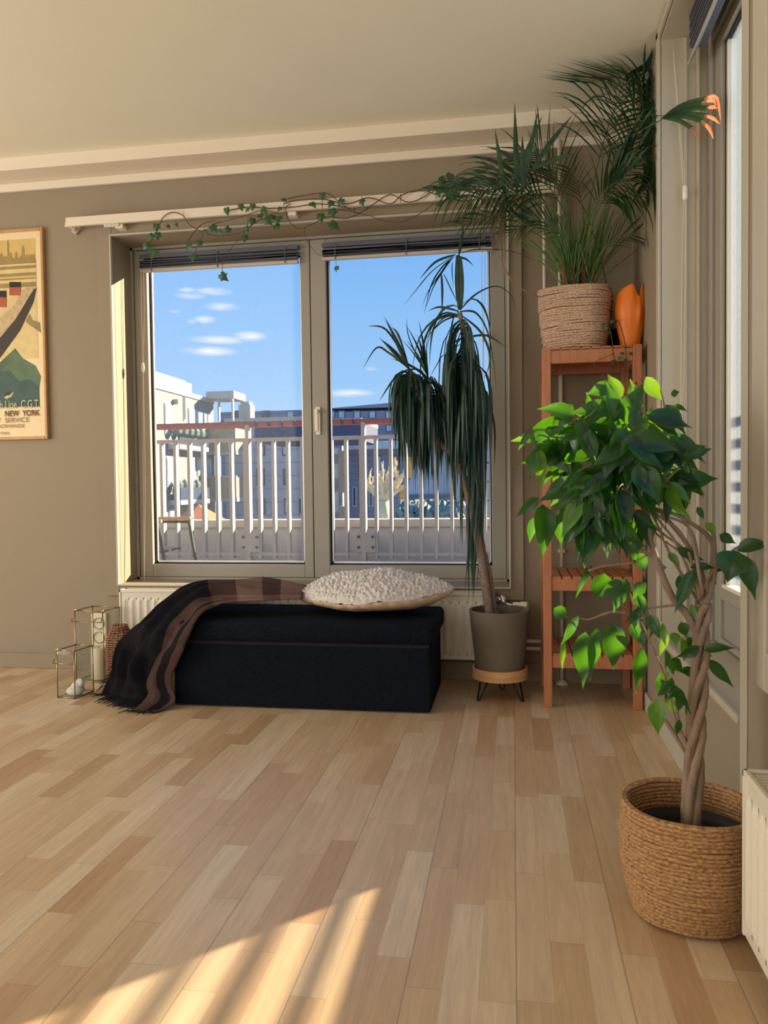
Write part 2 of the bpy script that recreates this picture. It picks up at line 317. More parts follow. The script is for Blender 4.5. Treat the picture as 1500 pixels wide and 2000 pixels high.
# ------------------------------------------------------------------ mesh helpers
class MB:
    def __init__(s): s.v = []; s.f = []; s.uv = None
    def add(s, vs, fs):
        b = len(s.v); s.v += [tuple(v) for v in vs]; s.f += [tuple(i+b for i in f) for f in fs]; return s
    def box(s, x0, x1, y0, y1, z0, z1):
        vs = [(x, y, z) for x in (x0, x1) for y in (y0, y1) for z in (z0, z1)]
        return s.add(vs, [(0, 1, 3, 2), (4, 6, 7, 5), (0, 4, 5, 1), (2, 3, 7, 6), (0, 2, 6, 4), (1, 5, 7, 3)])
    def bar(s, p, q, w, h, up=(0, 0, 1)):
        p, q = Vector(p), Vector(q); d = (q-p).normalized(); a = d.cross(Vector(up))
        if a.length < 1e-4: a = d.cross(Vector((1, 0, 0)))
        a.normalize(); b = a.cross(d)
        vs = [e + a*(sx*w/2) + b*(sy*h/2) for e in (p, q) for sx, sy in ((-1, -1), (1, -1), (1, 1), (-1, 1))]
        return s.add(vs, [(3, 2, 1, 0), (4, 5, 6, 7), (0, 1, 5, 4), (1, 2, 6, 5), (2, 3, 7, 6), (3, 0, 4, 7)])
    def tube(s, pts, r, n=8, caps=True):
        pts = [Vector(p) for p in pts]; rs = r if isinstance(r, (list, tuple)) else [r]*len(pts)
        ref = Vector((.31, .52, .79)); vs = []
        for i, p in enumerate(pts):
            d = (pts[min(i+1, len(pts)-1)] - pts[max(i-1, 0)])
            if d.length < 1e-7: d = Vector((0, 0, 1))
            d.normalize(); a = ref - d*ref.dot(d)
            if a.length < 1e-3: a = Vector((1, 0, 0)) - d*d.x
            a.normalize(); b = d.cross(a); ref = a
            for k in range(n):
                t = 2*PI*k/n; vs.append(p + a*(math.cos(t)*rs[i]) + b*(math.sin(t)*rs[i]))
        fs = []
        for i in range(len(pts)-1):
            for k in range(n):
                k2 = (k+1) % n; fs.append((i*n+k, i*n+k2, (i+1)*n+k2, (i+1)*n+k))
        if caps: fs.append(tuple(range(n-1, -1, -1))); fs.append(tuple((len(pts)-1)*n+k for k in range(n)))
        return s.add(vs, fs)
    def lathe(s, prof, c=(0, 0, 0), n=48, sq=0.0, caps=False):
        vs = []
        for (r, z) in prof:
            for k in range(n):
                t = 2*PI*k/n; q = 1.0
                if sq: q = 1.0/((abs(math.cos(t))**sq + abs(math.sin(t))**sq)**(1/sq))
                vs.append((c[0]+r*q*math.cos(t), c[1]+r*q*math.sin(t), c[2]+z))
        fs = []
        for i in range(len(prof)-1):
            for k in range(n):
                k2 = (k+1) % n; fs.append((i*n+k, i*n+k2, (i+1)*n+k2, (i+1)*n+k))
        if caps: fs.append(tuple(range(n-1, -1, -1))); fs.append(tuple((len(prof)-1)*n+k for k in range(n)))
        return s.add(vs, fs)
    def grid(s, rows, uv=False):
        n = len(rows[0]); b = len(s.v); s.v += [tuple(p) for r in rows for p in r]
        for i in range(len(rows)-1):
            for k in range(n-1): s.f.append((b+i*n+k, b+i*n+k+1, b+(i+1)*n+k+1, b+(i+1)*n+k))
        return s
    def obj(s, name, mat, parent=None, bevel=0, smooth=False, subd=0, loc=None, solid=0, kind=None, origin=None):
        me = bpy.data.meshes.new(name)
        o0 = Vector(origin) if origin is not None else Vector((0, 0, 0))
        me.from_pydata([tuple(Vector(v)-o0) for v in s.v], [], s.f); me.validate(); me.update()
        bm = bmesh.new(); bm.from_mesh(me); bmesh.ops.recalc_face_normals(bm, faces=bm.faces); bm.to_mesh(me); bm.free()
        o = bpy.data.objects.new(name, me); COL.objects.link(o); me.materials.append(mat)
        o.location = o0
        if parent is not None:
            pw = Vector((0, 0, 0)); q = parent
            while q is not None: pw += q.location; q = q.parent
            o.parent = parent; o.location = o0 - pw
        if smooth:
            for p in me.polygons: p.use_smooth = True
        if solid:
            md = o.modifiers.new('s', 'SOLIDIFY'); md.thickness = solid; md.offset = 0
        if bevel:
            md = o.modifiers.new('b', 'BEVEL'); md.width = bevel; md.segments = 2; md.limit_method = 'ANGLE'; md.angle_limit = math.radians(40)
        if subd:
            md = o.modifiers.new('d', 'SUBSURF'); md.levels = subd; md.render_levels = subd
        if kind: o['kind'] = kind
        return o
def tag(o, label, cat, group=None):
    o['label'] = label; o['category'] = cat
    if group: o['group'] = group
    return o
def thing(name, label, cat, loc=(0, 0, 0), group=None):
    o = bpy.data.objects.new(name, None); COL.objects.link(o); o.location = loc; o.empty_display_size = .05
    return tag(o, label, cat, group)
def B(*a): return MB().box(*a)
def copy_thing(root, loc, label, scale=None):
    r = root.copy(); COL.objects.link(r); r.location = loc; r['label'] = label
    for ch in list(root.children):
        c = ch.copy(); COL.objects.link(c); c.parent = r
        for g in list(ch.children):
            d = g.copy(); COL.objects.link(d); d.parent = c
    return r
def bez(p, n):                    # Catmull-Rom through points
    p = [Vector(q) for q in p]; out = []
    for i in range(len(p)-1):
        a, b, c, d = p[max(i-1, 0)], p[i], p[i+1], p[min(i+2, len(p)-1)]
        for k in range(n):
            t = k/n; out.append(.5*((2*b)+(c-a)*t+(2*a-5*b+4*c-d)*t*t+(3*b-a-3*c+d)*t**3))
    out.append(p[-1]); return out

# ------------------------------------------------------------------ the room
YB = 3.62; XR = .522; ZC = 2.49
XL, YR = -4.6, -3.6
S = 'structure'
B(XL, XR+.3, YR, YB+.24, -.12, 0).obj('floor', M['parquet'], kind=S)
B(XL, XR+.3, YR, YB+.24, ZC, ZC+.12).obj('ceiling', M['ceiling'], kind=S)
# window opening in the back wall: x -1.925..-.018, z .435..2.135
wx0, wx1, wz0, wz1 = -1.925, -.018, .435, 2.135
mb = MB().box(XL, wx0, YB, YB+.24, 0, ZC).box(wx1, XR+.3, YB, YB+.24, 0, ZC).box(wx0, wx1, YB, YB+.24, 0, wz0).box(wx0, wx1, YB, YB+.24, wz1, ZC)
mb.obj('wall_back', M['wall'], kind=S)
# right wall with the niche opening (y 1.92..2.935, z .347..2.47) and the second opening nearer the camera
mb = MB()
mb.box(XR, XR+.3, 2.935, YB, 0, ZC).box(XR, XR+.3, 1.92, 2.935, 0, .347).box(XR, XR+.3, 1.92, 2.935, 2.47, ZC)
mb.box(XR, XR+.3, 1.70, 1.92, 0, ZC).box(XR, XR+.3, .45, 1.70, 0, .55).box(XR, XR+.3, .45, 1.70, 2.35, ZC).box(XR, XR+.3, YR, .45, 0, ZC)
mb.obj('wall_right', M['wall'], kind=S)
B(XL-.12, XL, YR, YB+.24, 0, ZC).obj('wall_left', M['wall'], kind=S)
B(XL, XR+.3, YR-.12, YR, 0, ZC).obj('wall_rear', M['wall'], kind=S)
B(XL, XR, 3.455, YB, 2.432, ZC).obj('trim_1', M['bulkhead'], kind=S)                        # bulkhead under the ceiling
B(XL, XR, 3.600, YB, 2.392, 2.432).obj('trim_2', M['bulkhead'], kind=S, bevel=.004)         # cornice strip
B(XL, -1.9, 3.605, YB, 0, .075).obj('baseboard_left', M['wall'], kind=S, bevel=.003)
B(-1.9, XR, 3.605, YB, 0, .085).obj('baseboard_back', M['wall'], kind=S, bevel=.003)
B(XR-.012, XR, 1.72, 3.605, 0, .07).obj('baseboard_right', M['trim'], kind=S, bevel=.003)
# casing round the back window
cas = MB().box(-1.998, wx0, 3.600, YB, .375, 2.20).box(wx1, .047, 3.600, YB, .375, 2.20).box(wx0, wx1, 3.600, YB, wz1, 2.20).box(wx0, wx1, 3.600, YB, .375, wz0)
cas.obj('trim_3', M['wall'], kind=S, bevel=.003)
lip = MB()
for a in ((wx0-.008, wx0+.001, 3.588, 3.602, wz0-.009, wz1+.009), (wx1-.001, wx1+.008, 3.588, 3.602, wz0-.009, wz1+.009)): lip.box(*a)
lip.box(wx0, wx1, 3.588, 3.602, wz1, wz1+.009).box(wx0, wx1, 3.588, 3.602, wz0-.009, wz0)
lip.obj('trim_4', M['trim'], kind=S, bevel=.002)

# window_1: two sashes in the back wall
win = bpy.data.objects.new('window_1', None); COL.objects.link(win); win.location = (-.97, 3.8, wz0); win['kind'] = S
YW = 3.80
fr = MB().box(wx0, wx0+.012, YW-.01, YW+.07, wz0, wz1).box(wx1-.012, wx1, YW-.01, YW+.07, wz0, wz1).box(wx0, wx1, YW-.01, YW+.07, wz1-.012, wz1).box(wx0, wx1, YW-.01, YW+.07, wz0, wz0+.012)
fr.obj('window_frame', M['frame'], win)
gk = MB().box(wx0+.012, wx1-.012, YW+.02, YW+.06, wz0+.010, wz1-.010)
g2 = MB()
for a in ((wx0+.012, wx0+.03), (-.999, -.967), (wx1-.03, wx1-.012)): g2.box(a[0], a[1], YW+.03, YW+.06, wz0+.012, wz1-.012)
g2.box(wx0, wx1, YW+.03, YW+.06, wz1-.035, wz1-.012).box(wx0, wx1, YW+.03, YW+.06, wz0+.012, wz0+.03)
g2.obj('gasket', M['gasket'], win)
def sash(x0, x1, gx0, gx1, gz0, gz1, z0, z1):
    m = MB().box(x0, gx0, YW, YW+.055, z0, z1).box(gx1, x1, YW, YW+.055, z0, z1).box(gx0, gx1, YW, YW+.055, z0, gz0).box(gx0, gx1, YW, YW+.055, gz1, z1)
    so = m.obj('sash', M['frame'], win, bevel=.003)
    g = MB()
    for a in ((gx0, gx0+.006, gz0, gz1), (gx1-.006, gx1, gz0, gz1), (gx0, gx1, gz0, gz0+.007), (gx0, gx1, gz1-.006, gz1)): g.box(a[0], a[1], YW+.028, YW+.040, a[2], a[3])
    g.obj('glazing_bead', M['gasket'], so)
    g = MB()
    for a in ((gx0+.006, gx0+.013, gz0+.007, gz1), (gx1-.013, gx1-.006, gz0+.007, gz1), (gx0+.006, gx1-.006, gz0+.007, gz0+.015)): g.box(a[0], a[1], YW+.036, YW+.046, a[2], a[3])
    g.obj('spacer_bar', M['spacer'], so)
    B(gx0-.005, gx1+.005, YW+.040, YW+.044, gz0-.005, gz1+.005).obj('glass_pane', M['glass'], so)
    return so
sash(-1.911, -.985, -1.843, -1.031, .513, 2.055, .448, 2.121)
s2 = sash(-.981, -.032, -.903, -.100, .511, 2.055, .448, 2.121)
h = MB().box(-.962, -.938, YW-.010, YW, 1.16, 1.30)
hd = h.obj('handle_plate', M['white_plastic'], s2, bevel=.004)
MB().tube([(-.950, YW-.008, 1.275), (-.950, YW-.045, 1.275)], .010, 12).bar((-.950, YW-.046, 1.285), (-.950, YW-.040, 1.175), .018, .012).obj('handle', M['white_plastic'], s2, bevel=.003)

# window_2: tall glazed unit in the niche of the right wall
XG = .69
win2 = bpy.data.objects.new('window_2', None); COL.objects.link(win2); win2.location = (XG, 2.4, .347); win2['kind'] = S
y0, y1 = 1.92, 2.935
MB().box(XG-.012, XG+.06, 2.868, y1, .347, 2.47).box(XG-.012, XG+.06, y0, 1.97, .347, 2.47).box(XG-.012, XG+.06, 1.97, 2.868, 2.40, 2.47).obj('window_frame', M['frame'], win2, bevel=.004)
MB().box(XG+.004, XG+.05, 2.856, 2.868, .352, 2.40).box(XG+.004, XG+.05, 1.97, 1.98, .352, 2.40).box(XG+.006, XG+.05, 1.97, 2.868, 2.39, 2.40).obj('gasket', M['gasket'], win2)
gy0, gy1, gz0, gz1 = 2.04, 2.785, .545, 2.355
sa = MB().box(XG-.002, XG+.05, gy1, 2.856, .352, 2.388).box(XG-.002, XG+.05, 1.98, gy0, .352, 2.388).box(XG-.002, XG+.05, gy0, gy1, gz1, 2.388).box(XG-.002, XG+.05, gy0, gy1, .352, .375).box(XG-.002, XG+.05, gy0, gy1, .505, gz0)
so = sa.obj('sash', M['frame'], win2, bevel=.003)
B(XG+.012, XG+.03, gy0, gy1, .375, .505).obj('lower_panel', M['frame'], win2)
g = MB().box(XG+.012, XG+.03, gy1-.008, gy1, gz0, gz1).box(XG+.012, XG+.03, gy0, gy0+.008, gz0, gz1).box(XG+.012, XG+.03, gy0, gy1, gz1-.008, gz1)
g.obj('glazing_bead', M['gasket'], so)
g = MB().box(XG+.014, XG+.03, gy1-.026, gy1-.008, gz0, gz1-.008).box(XG+.004, XG+.03, gy0, gy1, gz0, gz0+.012)
g.obj('spacer_bar', M['white_plastic'], so)
B(XG+.022, XG+.026, gy0, gy1, gz0, gz1).obj('glass_pane', M['dusty'], so)
B(XR+.002, XG+.05, y0, y1, .333, .3475).obj('trim_5', M['trim'], kind=S)                     # niche sill board
MB().bar((XR-.004, y0, .345), (XR-.004, y1, .345), .014, .02).obj('trim_6', M['trim'], kind=S, bevel=.003)
MB().box(XR-.010, XR+.002, 2.925, 2.962, .345, 2.488).box(XR-.010, XR+.002, y0, 2.962, 2.462, 2.488).obj('trim_7', M['trim'], kind=S, bevel=.003)
MB().box(.600, .610, 2.912, 2.922, .35, 2.45).box(.640, .650, 2.904, 2.922, .35, 2.45).obj('trim_8', M['trim'], kind=S, bevel=.002)   # jamb stops
MB().box(XR+.003, XG-.012, 2.922, 2.936, .348, 2.462).box(XR+.003, XG-.012, y0, 2.922, 2.452, 2.4625).obj('trim_10', M['trim'], kind=S)      # paler sheets added over the reveal, its brightness put into the colour
# window_3: the next opening, seen edge-on at the right of the frame
win3 = bpy.data.objects.new('window_3', None); COL.objects.link(win3); win3.location = (XR, 1.1, .5); win3['kind'] = S
MB().box(.492, XR, 1.655, 1.745, .48, ZC-.005).box(.492, XR, .40, .47, .48, ZC-.005).box(.492, XR, .47, 1.655, .48, .56).box(.492, XR, .47, 1.655, 2.33, ZC-.005).obj('casing', M['trim'], win3, bevel=.004)
MB().box(.505, .56, 1.60, 1.655, .56, 2.33).box(.505, .56, .47, .53, .56, 2.33).box(.505, .56, .53, 1.60, .56, .63).box(.505, .56, .53, 1.60, 2.27, 2.33).obj('sash', M['frame'], win3, bevel=.004)
B(.53, .534, .53, 1.60, .63, 2.27).obj('glass_pane', M['glass'], win3)
# upright groove strip and flat pilaster between the two openings
B(XR-.004, XR, 1.868, 1.919, 0, ZC-.002).obj('trim_9', M['trim'], kind=S, bevel=.003)

# ------------------------------------------------------------------ blinds
def window_blind(x0, x1, ztop, zbot, label, cordx, beadz, cordbot):
    t = thing('window_blind', label, 'blind', ((x0+x1)/2, YW-.02, ztop), 'gathered slat blinds at the top of the back window')
    B(x0, x1, YW-.030, YW-.004, ztop-.020, ztop).obj('headrail', M['blind'], t, bevel=.003)
    sl = MB(); random.seed(int(abs(x0)*100)); n = 12
    for k in range(n):
        z = ztop-.034-(ztop-.034-zbot-.02)*k/n; a = random.uniform(-.004, .004)
        sl.bar((x0+.004, YW-.018, z+a), (x1-.004, YW-.018, z-a), .030, .0045)
    sl.obj('slats', M['blind'], t)
    B(x0+.002, x1-.002, YW-.032, YW-.004, zbot, zbot+.014).obj('bottom_rail', M['blind_rail'], t, bevel=.003)
    for k in range(3):
        xx = x0+(x1-x0)*(.08+.42*k); B(xx, xx+.004, YW-.036, YW-.033, zbot, ztop-.01).obj('ladder_tape', M['blind'], t)
    c = MB()
    for d in (0, .010): c.tube(bez([(cordx+d, YW-.03, ztop-.02), (cordx+d*1.6-.004, YW-.035, (ztop+beadz)/2), (cordx+d*.3, YW-.04, beadz), (cordx-.006+d, YW-.05, (beadz+cordbot)/2), (cordx+.002, YW-.08, cordbot)], 5), .0014, 5)
    co = c.obj('cord', M['cord'], t)
    MB().lathe([(.002, .028), (.007, .02), (.009, 0), (.006, -.022), (.002, -.026)], (cordx, YW-.04, beadz), 10).obj('cord_bead', M['white_plastic'], co, smooth=True)
    return t
window_blind(-1.868, -1.034, 2.093, 2.005, 'grey slat blind gathered up above the left pane of the back window', -1.855, 1.52, .42)
window_blind(-.915, -.085, 2.093, 2.010, 'grey slat blind gathered up above the right pane, behind the spiky plant', -.135, 1.60, 1.0)
# blind in the niche: a wide bottom rail and its gathered slats, seen from the end
t = thing('window_blind', 'grey blind with wide curved rail gathered at the top of the right-hand niche window', 'blind', (.62, 2.4, 2.46))
mb = MB()
for k in range(11): mb.bar((.615+.0015*(k % 3), 1.93, 2.452-.010*k), (.615+.0015*(k % 3), 2.80, 2.452-.010*k), .05, .003)
mb.obj('slats', M['blind'], t)
mb = MB(); rows = []
for y in (1.93, 2.86):
    rows.append([(.640, y, 2.46), (.634, y, 2.40), (.622, y, 2.355), (.600, y, 2.325), (.597, y, 2.330), (.617, y, 2.360), (.628, y, 2.40), (.634, y, 2.46)])
mb.grid(rows); mb.f.append(tuple(range(8))); mb.f.append(tuple(range(15, 7, -1)))
mb.obj('curved_rail', M['grey_plastic'], t)
c = MB()
pc = at(1337, 378, 2.90)
for d in (-.003, .003):
    c.tube([(.560, 2.90, 2.40), (pc.x+d, 2.895, pc.z)], .0012, 5)
    c.tube(bez([(pc.x+d, 2.895, pc.z), (pc.x+d*2-.006, 2.893, pc.z-.4), (pc.x+d*.5-.012, 2.895, pc.z-.9)], 5), .0012, 5)
co = c.obj('cord', M['cord'], t)
MB().lathe([(.004, .026), (.009, .02), (.009, -.02), (.004, -.026)], (pc.x, 2.892, pc.z), 10, caps=True).obj('cord_tassel', M['white_plastic'], co, smooth=True)

# ------------------------------------------------------------------ curtain rail
t = thing('curtain_rail', 'long white curtain rail mounted above the back window, with ivy on it', 'curtain rail', (-.95, 3.56, 2.2))
rl = bez([(-2.105, 3.612, 2.175), (-2.118, 3.60, 2.19), (-2.10, 3.555, 2.196), (-2.05, 3.545, 2.198), (-1.2, 3.545, 2.198), (-.2, 3.545, 2.196), (.15, 3.545, 2.196), (.195, 3.555, 2.196), (.21, 3.60, 2.196)], 6)
mb = MB()
for a, b in zip(rl[:-1], rl[1:]): mb.bar(a, b+(b-a)*.02, .018, .042)
mb.obj('rail', M['white_paint'], t, bevel=.002)
for x in (-1.86, -1.0, -.15):
    mb = MB().box(x-.02, x+.02, 3.55, 3.612, 2.158, 2.176).box(x-.02, x+.02, 3.603, 3.618, 2.150, 2.20)
    mb.obj('bracket', M['white_plastic'], t, bevel=.003)
mb = MB()
for k in range(9): mb.box(-1.93+k*.0085, -1.925+k*.0085, 3.54, 3.55, 2.162, 2.178)
mb.obj('runner_hooks', M['white_plastic'], t)

# ------------------------------------------------------------------ picture on the back wall
px0, px1, pz0, pz1 = -2.93, -2.290, 1.158, 2.205
t = thing('framed_poster', 'framed travel poster of a liner and skyline in a thin wooden frame on the wall', 'picture', ((px0+px1)/2, 3.6, pz0))
fw_ = .014
MB().box(px0, px0+fw_, 3.596, 3.618, pz0, pz1).box(px1-fw_, px1, 3.596, 3.618, pz0, pz1).box(px0+fw_, px1-fw_, 3.596, 3.618, pz0, pz0+fw_).box(px0+fw_, px1-fw_, 3.596, 3.618, pz1-fw_, pz1).obj('picture_frame', M['frame_wood'], t, bevel=.003)
mpaper = material('poster_paper', srgb(232, 208, 164), .55, vary=.03, scale=20)
pp = B(px0+fw_, px1-fw_, 3.606, 3.612, pz0+fw_, pz1-fw_).obj('poster_sheet', mpaper, t)
ix0, ix1, iz0, iz1 = px0+.035, px1-.044, pz0+.165, pz1-.05
PM = {k: material('poster_ink_'+k, c, .6, vary=v, scale=s_) for k, c, v, s_ in (
    ('sky', srgb(206, 176, 106), .08, 8), ('olive', srgb(150, 130, 80), .15, 20), ('cream', srgb(214, 190, 132), .1, 20), ('skyline', srgb(158, 132, 80), .1, 30), ('green', srgb(88, 110, 80), .25, 16),
    ('teal', srgb(62, 86, 78), .2, 10), ('hull', srgb(62, 52, 44), .12, 30), ('deck', srgb(190, 166, 124), .2, 60), ('brick', srgb(168, 84, 60), .1, 30), ('black', srgb(36, 32, 34), .1, 30), ('pale', srgb(186, 184, 142), .1, 30), ('brown', srgb(94, 66, 44), .05, 30), ('tan', srgb(140, 106, 78), .05, 30))}
def ink(key, poly, d):
    y = 3.6058 - d*.0004
    vs = [(x, y, z) for x, z in poly]; m = MB(); m.add(vs, [tuple(range(len(vs)))])
    me_o = m.obj('printed_shape', PM[key], pp); return me_o
def pq(x, y): p = at(x, y, 3.606); return (p.x, p.z)
def rect(x0, x1, z0, z1): return [(x0, z0), (x1, z0), (x1, z1), (x0, z1)]
ink('sky', rect(ix0, ix1, pq(0, 545)[1], iz1), 1)
zz = lambda y: pq(60, y)[1]
ink('olive', rect(ix0, ix1, zz(560), zz(507)), 2)
for a, b, k in ((514, 518, 'cream'), (524, 532, 'cream'), (538, 542, 'sky'), (545, 551, 'cream')): ink(k, rect(ix0, ix1, zz(b), zz(a)), 3)
random.seed(5)
sk = [(ix0, zz(512))]; x = ix0
while x < ix1-.01:
    hgt = random.choice([.02, .03, .045, .03, .07, .10, .05]); wd = random.uniform(.008, .016); z = zz(512)+hgt
    sk += [(x, z), (x+wd*.45, z+.006+hgt*.15), (min(x+wd, ix1), z), (min(x+wd, ix1), z-hgt*.5)]; x += wd
sk += [(ix1, zz(512))]; ink('skyline', sk, 3)
ink('cream', rect(ix0, ix1, zz(700), zz(551)), 1.5)
ink('green', [pq(-170, 790), pq(-170, 670), pq(-60, 660), pq(0, 708), pq(30, 680), pq(45, 700), pq(70, 715), pq(80, 735), (ix1, zz(760)), (ix1, zz(795)), pq(-170, 795)], 3)
ink('teal', [pq(-170, 796), pq(-170, 735), pq(20, 725), pq(38, 745), pq(60, 740), pq(75, 755), (ix1, zz(762)), (ix1, iz0+.0), (ix0, iz0)], 4)
ink('olive', [pq(50, 628), pq(58, 612), pq(64, 625), pq(78, 630), pq(80, 650), pq(60, 636)], 3)
ink('hull', [pq(-110, 735), pq(-120, 690), pq(0, 660), pq(30, 625), pq(66, 566), pq(72, 562), pq(66, 590), pq(40, 645), pq(0, 700)], 6)
ink('deck', [pq(-120, 690), pq(-110, 660), pq(0, 620), pq(28, 596), pq(40, 570), pq(55, 560), pq(70, 560), pq(60, 575), pq(30, 625), pq(0, 655)], 5)
for (cx, cy, ww, hh) in ((30, 564, 11, 13), (4, 584, 9, 16)):
    ink('brick', [pq(cx-ww, cy+hh), pq(cx+ww, cy+hh), pq(cx+ww, cy-hh*.2), pq(cx-ww, cy-hh*.2)], 7)
    ink('black', [pq(cx-ww, cy-hh*.2), pq(cx+ww, cy-hh*.2), pq(cx+ww, cy-hh), pq(cx-ww, cy-hh)], 7)
ink('pale', [pq(8, 776), pq(20, 770), pq(28, 765), pq(24, 774), pq(14, 780)], 8)
ink('hull', [pq(10, 773), pq(14, 766), pq(24, 765), pq(20, 772)], 9)
def lettering(txt, key, x, z, size, width=None, right=True, thick=0.0):
    cu = bpy.data.curves.new('lettering', 'FONT'); cu.body = txt; cu.size = size; cu.align_x = 'RIGHT' if right else 'LEFT'; cu.offset = thick
    tmp = bpy.data.objects.new('tmp', cu); COL.objects.link(tmp); dg = bpy.context.evaluated_depsgraph_get()
    me = bpy.data.meshes.new_from_object(tmp.evaluated_get(dg)); bpy.data.objects.remove(tmp)
    if width:
        xs = [v.co.x for v in me.vertices]; k = width/(max(xs)-min(xs))
        for v in me.vertices: v.co.x *= k
    me.transform(Matrix.Rotation(PI/2, 4, 'X'))
    o = bpy.data.objects.new('lettering', me); COL.objects.link(o); me.materials.clear(); me.materials.append(PM[key])
    o.parent = pp; o.location = Vector((x, 3.6058-.0045, z)); return o
pp_loc = pp.matrix_local
q = pq(80.5, 798)
lettering('ch Line  C.G.T.', 'pale', pq(79.5, 797)[0], pq(40, 797)[1], .056, width=.238, thick=.0006)
lettering('NEW  YORK', 'brown', pq(78, 812)[0], pq(40, 812.5)[1], .040, width=.192, thick=.0008)
lettering('Y  SERVICE', 'tan', pq(58, 825)[0], pq(30, 825)[1], .034, width=.178)
lettering('NORMANDIE', 'tan', pq(49, 835)[0], pq(30, 835.5)[1], .026, width=.150)
lettering('THIN', 'tan', pq(19, 849)[0], pq(10, 849)[1], .020, width=.052)

# ------------------------------------------------------------------ back radiator
def radiator(root, axis, p0, p1, depth0, depth1, z0, z1, nrib):
    # axis 'x': panel spans x p0..p1, front face at depth0 ; axis 'y': spans y, front face at x=depth0
    def bx(m, a0, a1, d0, d1, za, zb):
        if axis == 'x': m.box(a0, a1, d0, d1, za, zb)
        else: m.box(d0, d1, a0, a1, za, zb)
    d0, d1 = depth0, depth1; sg = 1 if d1 > d0 else -1
    m = MB(); bx(m, p0+.01, p1-.01, d0+.004*sg, d0+.016*sg, z0, z1-.006)
    rows = []; n = nrib*8; amp = .006
    for zz_ in ((z0+.018), (z0+.04), (z1-.055), (z1-.04)):
        r = []
        for k in range(n+1):
            u = k/n; a = p0+.03+(p1-p0-.06)*u; c_ = .5-.5*math.cos(2*PI*nrib*u); c_ = c_**.6
            f = 0 if zz_ in (z0+.018, z1-.04) else 1
            d = d0+.004*sg - sg*amp*(1-c_)*f
            r.append((a, d, zz_) if axis == 'x' else (d, a, zz_))
        rows.append(r)
    m.grid(rows)
    bx(m, p0+.01, p1-.01, d1-.016*sg, d1, z0, z1-.006)
    m.obj('panel', M['radiator'], root)
    m = MB(); bx(m, p0, p0+.010, min(d0, d1) if axis == 'x' else min(d0, d1), max(d0, d1), z0, z1); bx(m, p1-.010, p1, min(d0, d1), max(d0, d1), z0, z1)
    bx(m, p0, p1, min(d0, d0+.01*sg), max(d0, d0+.01*sg), z1-.014, z1)
    bx(m, p0, p1, min(d1-.01*sg, d1), max(d1-.01*sg, d1), z1-.014, z1)
    m.obj('cover', M['radiator'], root, bevel=.002)
    m = MB(); k = p0+.02
    while k < p1-.02:
        bx(m, k, k+.006, min(d0+.01*sg, d1-.01*sg), max(d0+.01*sg, d1-.01*sg), z1-.008, z1-.003); k += .014
    m.obj('top_grille', M['radiator'], root)
t = thing('radiator', 'low white panel radiator on the back wall behind the navy ottoman', 'radiator', (-1.0, 3.56, .1), 'white ribbed panel radiators')
radiator(t, 'x', -1.885, -.082, 3.515, 3.595, .115, .418, 46)
m = MB().tube([(-.09, 3.565, .385), (-.035, 3.545, .385)], .012, 12).tube([(-.045, 3.545, .405), (-.045, 3.545, .35)], .014, 12).tube([(-.045, 3.53, .37), (.0, 3.50, .365)], .009, 12)
m.obj('valve', M['chrome'], t, smooth=True)
MB().tube([(-.002, 3.50, .365), (.03, 3.49, .365)], .017, 16).tube([(.03, 3.49, .365), (.062, 3.48, .365)], .021, 16).obj('thermostat_head', M['white_plastic'], t, bevel=.003)
for x in (-1.7, -.25): B(x-.015, x+.015, 3.59, 3.618, .14, .38).obj('wall_bracket', M['radiator'], t)
t = thing('radiator', 'cream panel radiator on the right wall, cut off by the edge of the frame', 'radiator', (.46, 1.0, .05), 'white ribbed panel radiators')
radiator(t, 'y', .30, 1.540, .420, .505, .050, .364, 30)
for y in (.5, 1.35): B(.505, .521, y-.015, y+.015, .10, .33).obj('wall_bracket', M['radiator'], t)

# ------------------------------------------------------------------ heating pipes
t = thing('heating_pipe', 'thin white riser pipe on the back wall, right one, running down to the floor', 'pipe', (.21, 3.6, 0), 'white risers in the corner')
MB().tube([(.213, 3.590, 0.0), (.213, 3.590, 2.42)], .009, 12).obj('pipe', M['white_paint'], t, smooth=True)
MB().lathe([(.028, 0), (.028, .005), (.014, .016), (.010, .02)], (.213, 3.585, 0), 20).obj('floor_collar', M['white_paint'], t, smooth=True)
for z in (.6, 1.1, 1.7, 2.1): B(.198, .228, 3.588, 3.618, z-.008, z+.008).obj('clip', M['white_paint'], t)
t = thing('heating_pipe', 'thin white riser pipe on the back wall, left one, ending behind the palm basket', 'pipe', (.145, 3.6, 0), 'white risers in the corner')
MB().tube([(.145, 3.592, 1.2), (.145, 3.592, 2.42)], .008, 12).tube([(.145, 3.592, 1.2), (.206, 3.592, 1.2)], .008, 12).obj('pipe', M['white_paint'], t, smooth=True)
t = thing('heating_pipe', 'pair of short horizontal white pipes low on the wall beside the taupe pot', 'pipe', (.08, 3.58, .16))
MB().tube([(-.12, 3.585, .191), (.213, 3.585, .191)], .009, 12).obj('pipe', M['white_paint'], t, smooth=True)
MB().tube([(-.12, 3.585, .158), (.213, 3.585, .158)], .009, 12).obj('pipe', M['white_paint'], t, smooth=True)
